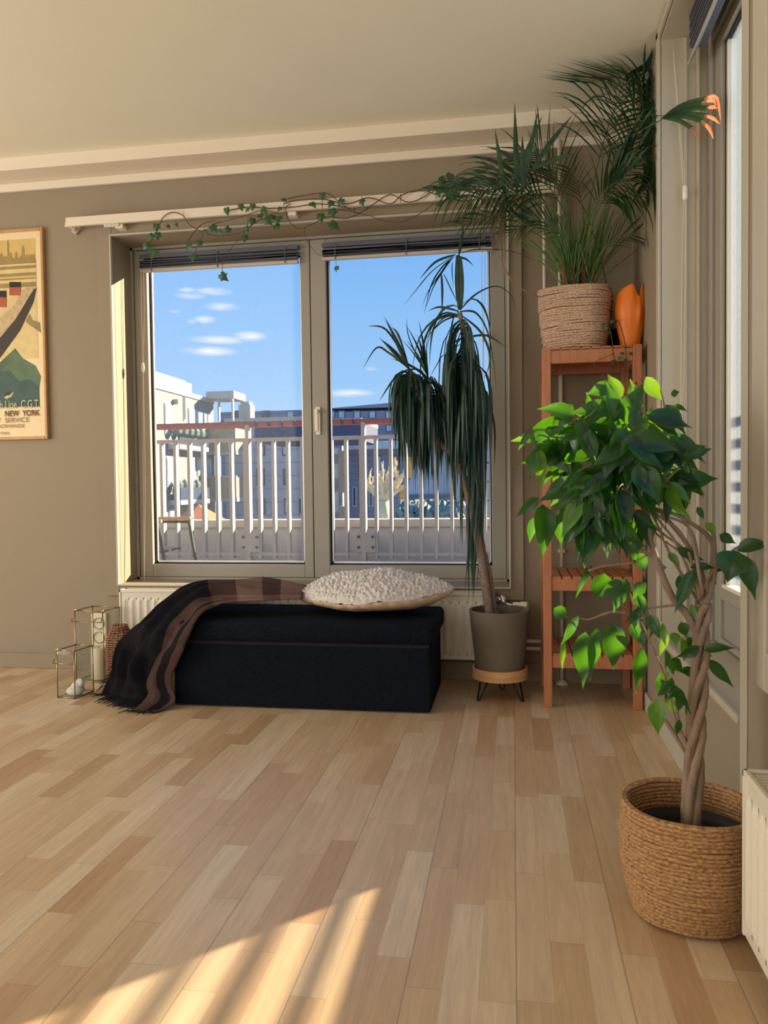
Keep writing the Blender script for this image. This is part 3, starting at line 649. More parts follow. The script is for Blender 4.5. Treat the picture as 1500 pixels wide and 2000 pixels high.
# wall outlet
t = thing('power_outlet', 'white double wall socket low on the back wall seen through the tall lantern', 'socket', (-2.045, 3.61, .21))
B(-2.085, -2.005, 3.606, 3.62, .120, .285).obj('cover_plate', M['white_plastic'], t, bevel=.004)
for z in (.165, .235):
    o = MB().lathe([(.030, 0), (.030, -.004), (.026, -.004), (.025, .003), (0.0, .003)], (0, 0, 0), 24).obj('socket_insert', M['grey_plastic'], t, smooth=True)
    o.rotation_euler = (-PI/2, 0, 0); o.location = Vector((-2.045, 3.604, z)) - t.location
    hh = MB()
    for s_ in (-.009, .009): hh.tube([(s_, 0, .0028), (s_, 0, .0045)], .0028, 8)
    ho = hh.obj('pin_hole', M['gasket'], o); ho.location = (0, 0, 0)
# ------------------------------------------------------------------ outside: balcony, railing, buildings
B(-6.0, 6.0, 3.87, 5.80, .20, .325).obj('balcony_deck', M['ext_grey'], kind=S)
B(-6.0, 6.0, 5.76, 5.95, -.6, .60).obj('balcony_parapet', M['ext_grey'], kind=S)
B(-6.0, 6.0, 5.74, 5.97, .60, .655).obj('parapet_cap', M['ext_white'], kind=S)
t = thing('balcony_railing', 'white balcony railing of upright bars under a red brown pipe handrail', 'railing', (-1, 5.6, .4))
YRL = 5.60
def zr(py): return at(600, py, YRL).z
ztop = zr(857); zbot = zr(1082)
B(-5, 4, YRL-.02, YRL+.02, ztop-.012, ztop+.014).obj('top_rail', M['rail_paint'], t)
B(-5, 4, YRL-.02, YRL+.02, zbot-.012, zbot+.012).obj('bottom_rail', M['rail_paint'], t)
MB().tube([(-5, YRL+.02, zr(826)), (4, YRL+.02, zr(826))], .023, 16).obj('handrail', M['handrail'], t, smooth=True)
x0b = at(318.5, 950, YRL).x; pb = .1095
k = -8
while x0b+k*pb < 1.2:
    x = x0b+k*pb
    B(x-.011, x+.011, YRL-.026, YRL+.026, zbot-.03, ztop).obj('baluster', M['rail_paint'], t)
    k += 1
for px in (488, 713, 948):
    x = at(px, 950, YRL).x
    m = MB().box(x-.020, x+.008, YRL-.035, YRL+.03, .33, zr(828)); po = m.obj('post', M['rail_paint'], t, bevel=.002)
    m = MB().box(x-.062, x+.075, YRL-.034, YRL-.028, zr(1078), zr(1040)); pl = m.obj('base_plate', M['rail_paint'], po)
    for dx in (-.045, .058):
        for zz_ in (zr(1048), zr(1068)): MB().tube([(x+dx, YRL-.045, zz_), (x+dx, YRL-.034, zz_)], .010, 8).obj('bolt', M['ext_black'], po)
for px in (500, 524, 549, 574, 646, 667, 690):
    x = at(px, 826, YRL).x
    B(x-.008, x+.008, YRL-.008, YRL+.05, zr(831), zr(820)).obj('handrail_clip', M['ext_black'], t)
# side railing of the balcony outside the niche: horizontal bars
t = thing('side_railing', 'grey railing of horizontal bars outside the dusty right-hand window', 'railing', (1.3, 3, .3))
for k in range(14):
    z = .9275-.0703*6+.0703*k
    MB().bar((1.30, .2, z), (1.30, 4.2, z), .021, .021).obj('rail_bar', M['rail_paint'], t)
for y in (.2, 2.2, 4.2): MB().bar((1.335, y, .2), (1.335, y, 1.44), .04, .04).obj('post', M['rail_paint'], t)
MB().box(.83, 1.6, -2.5, 5.2, .10, .20).obj('side_deck', M['ext_grey'], kind=S)
# unseen wall added beyond the right jamb to keep sun off the floor
MB().box(.16, 2.9, 5.02, 5.12, .325, 3.4).obj('sun_blocker', M['ext_grey'], kind=S)
# garden chair
t = thing('garden_chair', 'black metal garden chair with wooden armrests outside the left pane', 'chair', (-2.35, 4.75, .325))
ca = at(326, 1020, 4.75); ax = ca.x; az_ = ca.z
for yy in (4.62, 5.10):
    for dx in (0, -.50):
        MB().tube([(ax+dx+.055, yy, .325), (ax+dx, yy, az_-.01)], .011, 8).obj('leg', M['black_metal'], t)
    MB().box(ax-.52, ax+.02, yy-.028, yy+.028, az_, az_+.022).obj('armrest', M['pine'], t, bevel=.006)
    MB().tube([(ax-.50, yy, az_-.012), (ax, yy, az_-.012)], .010, 8).obj('arm_bar', M['black_metal'], t)
sm = MB()
for k in range(7): sm.box(ax-.50+k*.066, ax-.45+k*.066, 4.64, 5.08, az_-.20, az_-.185)
sm.obj('seat', M['black_metal'], t)
sm = MB()
for k in range(6): sm.bar((ax-.50, 4.68+k*.075, az_-.19), (ax-.60, 4.68+k*.075, az_+.25), .035, .012, up=(1, 0, 0))
sm.bar((ax-.60, 4.62, az_+.25), (ax-.60, 5.10, az_+.25), .02, .03)
sm.obj('backrest', M['black_metal'], t)

MB().box(-120, 120, 6.5, 260, -12.2, -12).obj('ground', M['ground'], kind=S)
def facade_box(name, mat, x0, x1, y0, y1, z0, z1, parent): return B(x0, x1, y0, y1, z0, z1).obj(name, mat, parent)
def window_on_x(parent, X, pxa, pya, pxb, pyb, mat, frame=M['ext_white'], d=.05):
    a = atx(pxa, pya, X); b = atx(pxb, pyb, X)
    w_ = B(X, X+d, a.y, b.y, b.z, a.z).obj('window', frame, parent)
    B(X+d, X+d+.03, a.y+.07, b.y-.07, b.z+.08, a.z-.08).obj('pane', mat, w_)
def window_on_y(parent, Y, pxa, pya, pxb, pyb, mat, frame=M['ext_white'], d=.05):
    a = at(pxa, pya, Y); b = at(pxb, pyb, Y)
    w_ = B(a.x, b.x, Y-d, Y, b.z, a.z).obj('window', frame, parent)
    B(a.x+.1, b.x-.1, Y-d-.03, Y-d, b.z+.1, a.z-.1).obj('pane', mat, w_)
# white block of flats on the left
t = thing('apartment_building', 'white clad block of flats seen through the left pane, nearest the window frame', 'building', (-24, 43, -12))
X = -19.0; yE = 48.2
facade_box('wall', M['white_clad'], -32, X, 24, yE, -12, 6.35, t)
facade_box('parapet', M['ext_white'], -32, X+.08, 24, yE, 6.35, 6.62, t)
a = at(300, 722, 42); b = at(362, 740, 46)
facade_box('roof_room', M['ext_white'], -27, b.x, 34, 46, 6.6, at(345, 735, 44).z, t)
facade_box('roof_room', M['ext_white'], -27, at(368, 750, 47).x, 45.0, 47.5, 6.6, at(365, 748, 47).z, t)
for q in ((320, 787, 335, 850), (324, 892, 337, 951), (329, 994, 341, 1040)): window_on_x(t, X, *q, M['ext_glass'])
for q in ((367, 797, 380, 852), (382, 801, 403, 852), (404, 806, 413, 848), (368, 892, 380, 950), (384, 893, 401, 930), (404, 895, 412, 930), (384, 985, 402, 1010)): window_on_x(t, X, *q, M['ext_glass'])
window_on_x(t, X, 357, 770, 361, 822, M['ext_glass_dark'])
B(X, X+.3, atx(338, 780, X).y, atx(339, 790, X).y, 5.7, 6.0).obj('wall_lamp', M['ext_white'], t)
for (ya, yb) in ((835, 880), (931, 972)):
    za, zb = at(440, ya, 47).z, at(440, yb, 47).z; xa, xb = X, at(461, 900, 47).x
    bal = B(xa, xb, 46.95, 47.05, zb, za-.05).obj('balcony', M['slat_clad'], t)
    B(xb-.1, xb, 47.05, 49.2, zb, za-.05).obj('balcony_side', M['slat_clad'], bal)
    B(xa, xb+.03, 46.9, 47.1, za-.05, za+.06).obj('balcony_rail', M['ext_white'], bal)
    B(xa, xb, 47.05, 49.2, zb-.25, zb).obj('balcony_floor', M['ext_white'], bal)
    # side balcony along the receding face
zt = at(430, 778, 47).z
B(X, at(457, 800, 47).x, 47, 49.2, zt, zt+.45).obj('roof_slab', M['ext_white'], t)
for px in (428, 455): B(at(px, 800, 47).x-.1, at(px, 800, 47).x, 47, 47.2, at(430, 822, 47).z, zt).obj('column', M['ext_white'], t)
for (y_a, y_b) in ((868, 880), (962, 984)):
    za, zb = atx(385, y_a, X+.7).z, atx(385, y_b, X+.7).z; ya_, yb_ = atx(352, 900, X+.7).y, atx(408, 900, X+.7).y
    bo = B(X, X+.7, ya_, yb_, zb, zb+.25).obj('side_balcony', M['ext_grey'], t)
    B(X+.66, X+.7, ya_, yb_, zb+.25, za+.3).obj('glass_guard', M['ext_glass_dark'], bo)
    for k in range(5):
        yy = ya_+(yb_-ya_)*(k+.5)/5
        MB().lathe([(.05, 0), (.25, .15), (.3, .4), (.15, .6), (.02, .7)], (X+.4, yy, zb+.25+.5), 8).obj('balcony_plant', M['hedge'], bo)

# blue-grey block with white chimney
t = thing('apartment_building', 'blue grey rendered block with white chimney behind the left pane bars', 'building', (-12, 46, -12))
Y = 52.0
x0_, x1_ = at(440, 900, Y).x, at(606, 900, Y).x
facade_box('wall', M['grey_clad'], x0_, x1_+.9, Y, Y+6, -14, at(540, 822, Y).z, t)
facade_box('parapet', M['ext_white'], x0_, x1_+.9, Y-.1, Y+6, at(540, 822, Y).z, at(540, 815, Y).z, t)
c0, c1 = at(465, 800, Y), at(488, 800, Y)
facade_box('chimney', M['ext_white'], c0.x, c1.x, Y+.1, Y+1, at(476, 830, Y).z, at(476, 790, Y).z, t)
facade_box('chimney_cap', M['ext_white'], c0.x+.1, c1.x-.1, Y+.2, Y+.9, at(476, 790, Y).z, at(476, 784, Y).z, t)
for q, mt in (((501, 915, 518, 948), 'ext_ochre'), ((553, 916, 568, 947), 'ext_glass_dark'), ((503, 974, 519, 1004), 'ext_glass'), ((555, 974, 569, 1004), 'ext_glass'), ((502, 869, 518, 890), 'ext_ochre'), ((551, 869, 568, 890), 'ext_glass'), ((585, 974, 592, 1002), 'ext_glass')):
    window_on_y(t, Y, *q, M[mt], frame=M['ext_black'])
# dark flat roof with solar-black band
t = thing('rooftop', 'dark flat rooftop showing between the handrail and the bars', 'roof', (-8, 40, 2))
facade_box('roof_band', M['ext_black'], at(497, 840, 40).x, at(706, 840, 40).x, 40, 45, at(600, 862, 40).z, at(600, 826, 40).z, t)
facade_box('roof_edge', M['ext_white'], at(492, 840, 40).x, at(706, 840, 40).x, 39.95, 45.1, at(600, 826, 40).z, at(600, 819, 40).z, t)
facade_box('roof_wall', M['grey_clad'], at(600, 840, 40).x+1.2, at(632, 840, 40).x, 40.1, 40.5, -12, at(600, 862, 40).z, t)

# charcoal block
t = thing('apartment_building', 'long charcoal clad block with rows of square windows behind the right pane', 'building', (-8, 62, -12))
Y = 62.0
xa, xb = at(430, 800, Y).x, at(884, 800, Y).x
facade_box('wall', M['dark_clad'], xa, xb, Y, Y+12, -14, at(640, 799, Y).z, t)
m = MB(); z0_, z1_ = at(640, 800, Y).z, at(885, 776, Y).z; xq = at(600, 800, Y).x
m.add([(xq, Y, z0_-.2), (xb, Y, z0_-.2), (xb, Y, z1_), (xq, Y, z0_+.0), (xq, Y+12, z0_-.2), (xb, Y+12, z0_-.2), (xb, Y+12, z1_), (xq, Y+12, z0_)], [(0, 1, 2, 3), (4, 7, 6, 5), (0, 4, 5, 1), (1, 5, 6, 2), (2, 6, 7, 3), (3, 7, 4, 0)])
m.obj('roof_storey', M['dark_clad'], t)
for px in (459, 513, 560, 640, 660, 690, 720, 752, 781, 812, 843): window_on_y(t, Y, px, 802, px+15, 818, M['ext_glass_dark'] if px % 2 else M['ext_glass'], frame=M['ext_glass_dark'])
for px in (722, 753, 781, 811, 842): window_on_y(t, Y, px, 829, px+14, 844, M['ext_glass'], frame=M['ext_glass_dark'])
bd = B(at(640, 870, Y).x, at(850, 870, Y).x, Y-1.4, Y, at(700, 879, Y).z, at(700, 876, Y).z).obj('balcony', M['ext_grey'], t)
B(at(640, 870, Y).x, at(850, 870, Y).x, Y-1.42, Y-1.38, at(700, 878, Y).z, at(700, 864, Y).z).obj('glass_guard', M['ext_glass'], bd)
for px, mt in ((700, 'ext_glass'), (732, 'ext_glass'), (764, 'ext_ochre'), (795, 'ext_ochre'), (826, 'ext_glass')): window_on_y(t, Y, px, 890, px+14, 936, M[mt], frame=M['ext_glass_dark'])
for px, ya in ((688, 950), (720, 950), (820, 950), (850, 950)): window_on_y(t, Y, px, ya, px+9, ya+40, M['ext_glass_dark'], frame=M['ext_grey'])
window_on_y(t, Y, 780, 948, 792, 990, M['ext_ochre'], frame=M['ext_ochre'])
tt = thing('apartment_building', 'narrow pale block with stacked timber balconies just right of the middle mullion', 'building', (-14, 50, -12))
Y = 50.0
facade_box('wall', M['dark_clad'], at(612, 900, Y).x, at(668, 900, Y).x, Y, Y+.5, -14, at(640, 866, Y).z, tt)
for (ya, yb) in ((882, 962), (988, 1020)):
    facade_box('timber_panel', M['slat_clad'], at(670, 900, Y).x, at(683, 900, Y).x, Y-1.4, Y-.4, at(670, yb, Y).z, at(670, ya, Y).z, tt)
for (ya, yb) in ((875, 888), (905, 935), (960, 1000)): window_on_y(tt, Y, 644, ya, 662, yb, M['ext_glass'])
# white building on the far right
t = thing('apartment_building', 'bright white building glimpsed at the right edge of the right pane', 'building', (0, 40, -12))
Y = 34.0
facade_box('wall', M['ext_white'], at(890, 900, Y).x, at(1010, 900, Y).x, Y, Y+8, -12, at(940, 828, Y).z, t)
for k, ya in enumerate((898, 935, 972)): window_on_y(t, Y, 896, ya, 1000, ya+12, M['ext_glass_dark'], frame=M['ext_grey'])
# curved glass-roofed hall
t = thing('curved_hall', 'blue grey ribbed hall with a curved roof behind the hanging leaves', 'building', (-4, 36, -8))
Y = 36.0
cv = [(800, 1010), (798, 950), (806, 920), (822, 900), (845, 888), (872, 884), (884, 884), (884, 1010)]
prof = [at(px, py, Y) for px, py in cv]
m = MB(); n = len(prof); m.add([tuple(p) for p in prof]+[(p.x, p.y+8, p.z) for p in prof], [tuple(range(n)), tuple(range(2*n-1, n-1, -1))]+[(k, (k+1) % n, n+(k+1) % n, n+k) for k in range(n)])
m.obj('roof_shell', cladding_material('ribbed_metal', srgb(176, 188, 204), srgb(150, 162, 180), .35, True), t)
B(prof[0].x, prof[-1].x, Y-.1, Y, at(800, 985, Y).z, at(800, 966, Y).z).obj('glazed_band', M['ext_glass_dark'], t)
# hedge
t = MB(); random.seed(2); Y = 24.0
rows = []
a, b = at(786, 1000, Y), at(905, 1000, Y)
for i in range(9):
    r = []
    for k in range(60):
        x = a.x+(b.x-a.x)*k/59; r.append((x, Y+math.sin(i/8*PI)*-.8+random.uniform(-.12, .12), at(800, 1030-(1030-986)*i/8, Y).z+random.uniform(-.1, .1)))
    rows.append(r)
t.grid(rows); tag(t.obj('hedge', M['hedge'], solid=.3), 'grey green clipped hedge beyond the parapet behind the spiky plant', 'hedge')
# bare pollarded tree
t = thing('bare_tree', 'pale leafless pollarded tree outside the right pane', 'tree', (-2.4, 14, -4))
Y = 14.0; m = MB()
tr = [at(748, 1180, Y), at(748, 1010, Y), at(747, 978, Y)]
m.tube(tr, [.20, .14, .12], 8)
m.obj('trunk', M['bare_bark'], t, smooth=True)
random.seed(7)
for (ex, ey) in ((703, 930), (716, 938), (728, 932), (738, 925), (748, 915), (757, 922), (768, 928), (790, 922), (785, 935), (792, 948), (710, 950), (775, 905)):
    m = MB(); p0 = at(747+random.uniform(-3, 3), 978, Y); p3 = at(ex, ey, Y+random.uniform(-.5, .5))
    mid = p0.lerp(p3, .5)+Vector((random.uniform(-.05, .05), 0, .03))
    m.tube(bez([p0, mid, p3], 4), [.06, .055, .05, .045, .04, .035, .03, .025, .02], 6)
    for j in range(5):
        s0 = p0.lerp(p3, random.uniform(.5, 1)); m.tube([s0, s0+Vector((random.uniform(-.12, .12), random.uniform(-.1, .1), random.uniform(.1, .3)))], [.016, .006], 5)
    m.obj('branch', M['bare_bark'], t, smooth=True)
# orange canvas on the terrace below
t = thing('parasol', 'orange and pink canvas parasol on a terrace below the white building', 'parasol', (-9, 26, -4))
Y = 26.0; c_ = at(388, 985, Y)
m = MB().lathe([(.02, 0), (1.35, -.75), (1.3, -.95)], tuple(c_), 8); m.obj('canopy', M['terracotta'], t)
MB().tube([tuple(c_), (c_.x, c_.y, -12)], .04, 8).obj('pole', M['ext_white'], t)

# ------------------------------------------------------------------ ottoman, pillow, blanket
t = thing('storage_ottoman', 'long navy woven storage ottoman under the back window', 'ottoman', (-.9, 3.27, 0))
B(-1.395, -.326, 3.045, 3.50, .006, .268).obj('base', M['ottoman'], t, bevel=.008)
m = MB(); NX, NY = 40, 16; lid0, lid1, ly0, ly1 = -1.37, -.308, 3.028, 3.508
def lidrow(j):
    return [(lid0+(lid1-lid0)*i/NX, ly0+(ly1-ly0)*j/NY, .352+.016*(1-abs(2*i/NX-1)**6)*(1-abs(2*j/NY-1)**6)) for i in range(NX+1)]
B(lid0, lid1, ly0, ly1, .273, .360).obj('lid', M['ottoman'], t, bevel=.022, smooth=True)
B(-1.38, -.33, 3.042, 3.50, .262, .276).obj('seam', M['fringe'], t)

t = thing('throw_pillow', 'cream boucle cushion with a smooth beige back lying on the ottoman', 'cushion', (-.6, 3.3, .37))
Lc, Fc, Rc, Bc = Vector((-.955, 3.36, .412)), Vector((-.70, 3.085, .405)), Vector((-.245, 3.33, .448)), Vector((-.48, 3.49, .46))
Fc2 = Vector((-.45, 3.09, .41))
def pillow_pt(u, v, side, N=1):   # u: left-right, v: front-back in -1..1
    a = 1-abs(u)**1.9; yc = 3.335-.03*u; hw = (.255-.03*u)*max(a, 0)**.72
    x = -.60+.352*u; y = yc + hw*v*(.62 if v > 0 else 1.0)
    zs = .424+.030*(u*.5+.5)-.010*math.cos(u*2)+.004*math.sin(u*9)
    b = max(0, 1-v*v)**.55*max(0, 1-abs(u)**1.8)**.75
    lo = max(0, 1-v*v)**.42*max(0, 1-abs(u)**2.2)**.6
    z = zs+(.112*b if side > 0 else -min(.078, zs-.372)*lo)
    return Vector((x, y, z))
def pillow_side(side, n, nz):
    rows = []
    for i in range(n+1):
        u = -1+2*i/n; u = math.sin(u*PI/2)
        r = []
        for j in range(n//2+1):
            v = -1+2*j/(n//2); v = math.sin(v*PI/2)
            p = pillow_pt(u, v, side)
            if nz:
                q = p*62; d = noise.voronoi(q)[0][0]
                d2 = noise.noise(p*14)
                p = p+Vector((0, -.35, 1)).normalized()*((.5-d)*.026*min(1, (1-abs(v))*9+.3)*min(1, (1-abs(u))*12+.2)+d2*.006)
            else:
                p.y += -.006*math.sin(u*40)*abs(v)**6; p.z += .004*noise.noise(p*22)
            r.append(p)
        rows.append(r)
    return rows
MB().grid(pillow_side(1, 420, True)).obj('boucle_front', M['boucle'], t, smooth=True)
MB().grid(pillow_side(-1, 60, False)).obj('pillow_back', M['pillow_back'], t, smooth=True)

# plaid blanket: rows across its width, from the pillow end down to the floor
_F = [(588, 1170, 3.17), (520, 1174, 3.12), (455, 1180, 3.07), (402, 1196, 3.02), (374, 1232, 3.01), (358, 1272, 3.000), (346, 1308, 2.995), (336, 1346, 2.99), (330, 1372, 2.985), (300, 1400, 2.90)]
_B = [(598, 1146, 3.38), (520, 1137, 3.45), (450, 1141, 3.47), (392, 1152, 3.48), (334, 1180, 3.46), (278, 1222, 3.40), (244, 1262, 3.33), (222, 1308, 3.24), (208, 1345, 3.18), (200, 1360, 3.15)]
_CR = [.004, .014, .028, .060, .090, .082, .070, .056, .036, .012]
rows_def = [(at(*f), at(*b), c) for f, b, c in zip(_F, _B, _CR)]
NU = 90; NV = 120
fr_ = bez([Vector(r[0]) for r in rows_def], 10); bk_ = bez([Vector(r[1]) for r in rows_def], 10)
def lerp1(seq, x):
    i = min(int(x), len(seq)-2); f = x-i; return seq[i]*(1-f)+seq[i+1]*f
t = MB(); rows = []; crown = [r[2] for r in rows_def]
for i in range(NU+1):
    u = i/NU; f, b = fr_[i], bk_[i]; cr = lerp1(crown, u*9)
    nx = Vector((-.62, -.66, .32)).normalized() if u > .33 else Vector((-.1, -.1, 1)).normalized()
    if .25 < u < .45:
        k = (u-.25)/.2; nx = Vector((-.1, -.1, 1)).normalized().lerp(Vector((-.62, -.66, .32)).normalized(), k).normalized()
    r = []
    for j in range(NV+1):
        v = j/NV; p = f.lerp(b, v+(1-v)*.10*noise.noise(Vector((u*6, 5, 2)))*min(1, u*6)-.04*(1-v)*math.sin(u*17))
        fold = math.sin(v*PI*7+2.2*math.sin(u*5)+1.2*noise.noise(Vector((u*3, v*2, 1))))*.016*(.6+u)
        fold += math.sin(v*PI*15+u*4)*.005 + noise.noise(Vector((u*5, v*9, 3)))*.022 + noise.noise(Vector((u*16, v*14, 7)))*.008
        edge = min(1, min(v, 1-v)*8)
        p = p + nx*(cr*math.sin(v*PI)**.7 + fold*(.35+.65*edge))
        p.z = max(p.z, .006+.001*(j % 2))
        r.append(p)
    rows.append(r)
t.grid(rows)
bl = thing('plaid_blanket', 'dark plaid wool blanket with fringe draped over the left end of the ottoman', 'blanket', (-1.5, 3.1, 0))
bo = t.obj('cloth', M['plaid'], bl, smooth=True, solid=.004)
uvl = bo.data.uv_layers.new(name='UVMap'); nv = NV+1
for poly in bo.data.polygons:
    for li in poly.loop_indices:
        vi = bo.data.loops[li].vertex_index; uvl.data[li].uv = (vi//nv/NU, (vi % nv)/NV)
random.seed(11); m = MB()
last = rows[-1]
for j in range(0, NV+1, 3):
    p = Vector(last[j]); q = p+Vector((random.uniform(-.055, -.02), random.uniform(-.05, .01), 0)); q.z = .004
    mid = (p+q)/2+Vector((0, random.uniform(-.01, .01), .006))
    m.tube([p, mid, q], [.003, .0025, .0012], 5)
for j in range(10):
    u = 60+j*2; p = Vector(rows[u][-1]); q = p+Vector((random.uniform(-.05, -.02), random.uniform(0, .03), -.03)); m.tube([p, (p+q)/2+Vector((0, 0, .004)), q], [.003, .0025, .0012], 5)
m.obj('fringe', M['fringe'], bl, smooth=True, kind='stuff')

# ------------------------------------------------------------------ lanterns, candle, wicker vase
def lantern(name, label, c, wx, wy, h, rot, ring):
    t = thing(name, label, 'lantern', c, 'glass and brass lanterns on the floor'); R_ = Matrix.Rotation(rot, 3, 'Z'); C0 = Vector(c)
    def P(x, y, z): return C0+R_ @ Vector((x, y, z))
    cs = [(-wx/2, -wy/2), (wx/2, -wy/2), (wx/2, wy/2), (-wx/2, wy/2)]; m = MB(); r = .0028
    for (x, y) in cs: m.tube([P(x, y, 0), P(x, y, h)], r, 6)
    for z in (.003, h):
        for a, b in zip(cs, cs[1:]+cs[:1]): m.tube([P(a[0], a[1], z), P(b[0], b[1], z)], r, 6)
    m.obj('brass_frame', M['brass'], t, smooth=True)
    for a, b in zip(cs, cs[1:]+cs[:1]):
        m = MB(); q = [P(a[0], a[1], .004), P(b[0], b[1], .004), P(b[0], b[1], h-.002), P(a[0], a[1], h-.002)]
        m.add(q, [(0, 1, 2, 3)]); m.obj('glass_pane', M['lantern_glass'], t, solid=.002)
    m = MB(); q = [P(x*.98, y*.98, .003) for x, y in cs]; m.add(q, [(0, 1, 2, 3)]); m.obj('mirror_base', M['chrome'], t, solid=.002)
    # carrying handle folded down over one side
    ha = [P(-wx/2, 0, h), P(-wx/2-.004, -.0, h-.004)]
    hp = [P(-wx/2, -wy/2, h-.005), P(-wx/2-.012, -wy/2-.012, h-ring), P(wx/2, -wy/2-.012, h-ring), P(wx/2, -wy/2, h-.005)]
    m = MB()
    for a, b in zip(hp[:-1], hp[1:]): m.tube([a, b], .0022, 6)
    m.obj('handle', M['brass'], t, smooth=True)
    m = MB()
    for (x, y) in (cs[0], cs[1]): m.lathe([(.001, .008), (.005, .004), (.005, -.004), (.001, -.008)], tuple(P(x, y, h)), 8)
    m.obj('hinge_knob', M['brass'], t, smooth=True)
    return t
lantern('candle_lantern', 'small glass and brass lantern on the floor holding a white shell-shaped ornament', (-1.905, 3.155, 0), .088, .125, .208, -.12, .055)
lantern('candle_lantern', 'tall glass and brass lantern against the wall holding a pillar candle', (-1.955, 3.44, 0), .150, .135, .335, -.10, .05)
t = thing('pillar_candle', 'thick cream pillar candle inside the tall lantern', 'candle', (-1.94, 3.42, .006))
MB().lathe([(.001, .006), (.034, .006), (.038, .010), (.038, .150), (.034, .158), (.024, .152), (.001, .150)], (-1.94, 3.42, 0), 32).obj('wax', M['wax'], t, smooth=True)
MB().tube([(-1.94, 3.42, .150), (-1.939, 3.42, .162)], .0015, 6).obj('wick', M['gasket'], t)
m = MB()
for k, (r, z0, h_) in enumerate(((.040, .007, .036), (.028, .034, .026), (.015, .055, .018))):
    cx, cy = -1.900+k*.008, 3.145+k*.004
    m.lathe([(.001, 0), (r*.75, .001), (r, h_*.35), (r*.9, h_*.7), (r*.5, h_), (.001, h_*1.02)], (cx, cy, z0), 28)
m.lathe([(.001, 0), (.012, .003), (.010, .02), (.001, .03)], (-1.868, 3.14, .045), 12)
tag(m.obj('shell_ornament', M['ceramic'], smooth=True, origin=(-1.90, 3.15, .006)), 'white layered shell-shaped ornament inside the small lantern', 'ornament')
t = thing('wicker_vase', 'brown wicker covered glass vase between the tall lantern and the blanket', 'vase', (-1.80, 3.36, 0))
prof = [(.050, .0), (.060, .02), (.062, .08), (.062, .205), (.052, .235), (.036, .262), (.034, .275)]
m = MB()
for k in range(26):
    z = .008+k*.0104; r = [p for p in prof]; rr = .062
    for (ra, za), (rb, zb) in zip(prof[:-1], prof[1:]):
        if za <= z <= zb: rr = ra+(rb-ra)*(z-za)/(zb-za)
    ring = [(-1.80+rr*math.cos(2*PI*q/24), 3.36+rr*math.sin(2*PI*q/24), z+.0012*(1 if (q+k) % 2 else -1)) for q in range(25)]
    m.tube(ring, .0034, 5, caps=False)
wick = material('brown_wicker', srgb(146, 104, 80), .75, vary=.25, scale=60)
m.obj('wicker_weave', wick, t, smooth=True)
m = MB()
for k in range(14):
    a = 2*PI*k/14; m.tube([(-1.80+(r_-.003)*math.cos(a), 3.36+(r_-.003)*math.sin(a), z_+.003) for r_, z_ in prof], .003, 5)
m.obj('wicker_ribs', wick, t, smooth=True)
MB().lathe([(.001, .006), (.045, .006), (.054, .03), (.056, .2), (.045, .235), (.028, .265), (.027, .285), (.030, .288)], (-1.80, 3.36, 0), 32).obj('glass_liner', M['lantern_glass'], t, smooth=True)

# ------------------------------------------------------------------ shelf
t = thing('shelf_unit', 'tall narrow reddish wooden slatted shelf unit in the corner', 'shelf', (.31, 3.39, 0))
sx0, sx1, sy0, sy1 = .118, .502, 3.200, 3.565; ZT = 1.445; L = .034
for (x, y) in ((sx0, sy0), (sx1-L, sy0), (sx0, sy1-L), (sx1-L, sy1-L)):
    B(x, x+L, y, y+L, 0, ZT).obj('post', M['redwood'], t, bevel=.003)
for zt_, front in ((ZT-.002, 1), (1.108, 1), (.530, 1), (.218, 1)):
    hr = .050 if zt_ > 1.4 else (.036 if zt_ > 1 else .046)
    for y in (sy0+.006, sy1-L+.004): B(sx0+L, sx1-L, y, y+.022, zt_-.012-hr, zt_-.010 if zt_ < 1.4 else zt_-.006).obj('shelf_rail', M['redwood'], t, bevel=.002)
    for x in (sx0+.006, sx1-L+.006): B(x, x+.022, sy0+L, sy1-L, zt_-.012-hr, zt_-.010).obj('side_rail', M['redwood'], t, bevel=.002)
    m = MB(); n = 8 if zt_ < 1.4 else 9; wsl = (sx1-sx0-(0 if zt_ > 1.4 else 2*L))/n; xs = sx0+(0 if zt_ > 1.4 else L)
    if zt_ > 1.4: xs = sx0+L; wsl = (sx1-sx0-2*L)/8; n = 8
    for k in range(n):
        m.box(xs+k*wsl+.003, xs+(k+1)*wsl-.003, sy0+(.008 if zt_ < 1.4 else .006), sy1-.004, zt_-.012, zt_)
    m.obj('slatted_shelf', M['redwood'], t, bevel=.001)

# ------------------------------------------------------------------ rope baskets
def rope_basket(root, c, r0, r1, h, nring, rr, mat, sq=0.0, inner=True, wob=.0015, seed=1):
    random.seed(seed); C0 = Vector(c)
    m = MB(); n = 72
    for side in ((1, 0) if inner else (1,)):
        pts = []
        for k in range(nring*n+1):
            a = 2*PI*(k % n)/n; u = k/(nring*n); r = r0+(r1-r0)*u**.8 if not callable(r1) else r1(u)
            q = 1.0
            if sq: q = 1.0/((abs(math.cos(a+.2))**sq+abs(math.sin(a+.2))**sq)**(1/sq))
            rad = (r-(0 if side else rr*1.2))*q + wob*noise.noise(Vector((math.cos(a)*2, math.sin(a)*2, u*30+side*7)))
            z = rr+u*(h-2*rr)+wob*noise.noise(Vector((math.cos(a)*1.5+9, math.sin(a)*1.5, u*12)))
            pts.append((rad*math.cos(a), rad*math.sin(a), z))
        m.tube(pts, rr, 6)
    o = m.obj('coiled_rope', mat, root, smooth=True); o.location = C0 - root.location
    bm_ = MB().lathe([(.001, .004), (r0*.98, .004), (r0*.98, .010), (.001, .010)], (0, 0, 0), 40)
    b = bm_.obj('base', mat, root); b.location = C0 - root.location
    return o

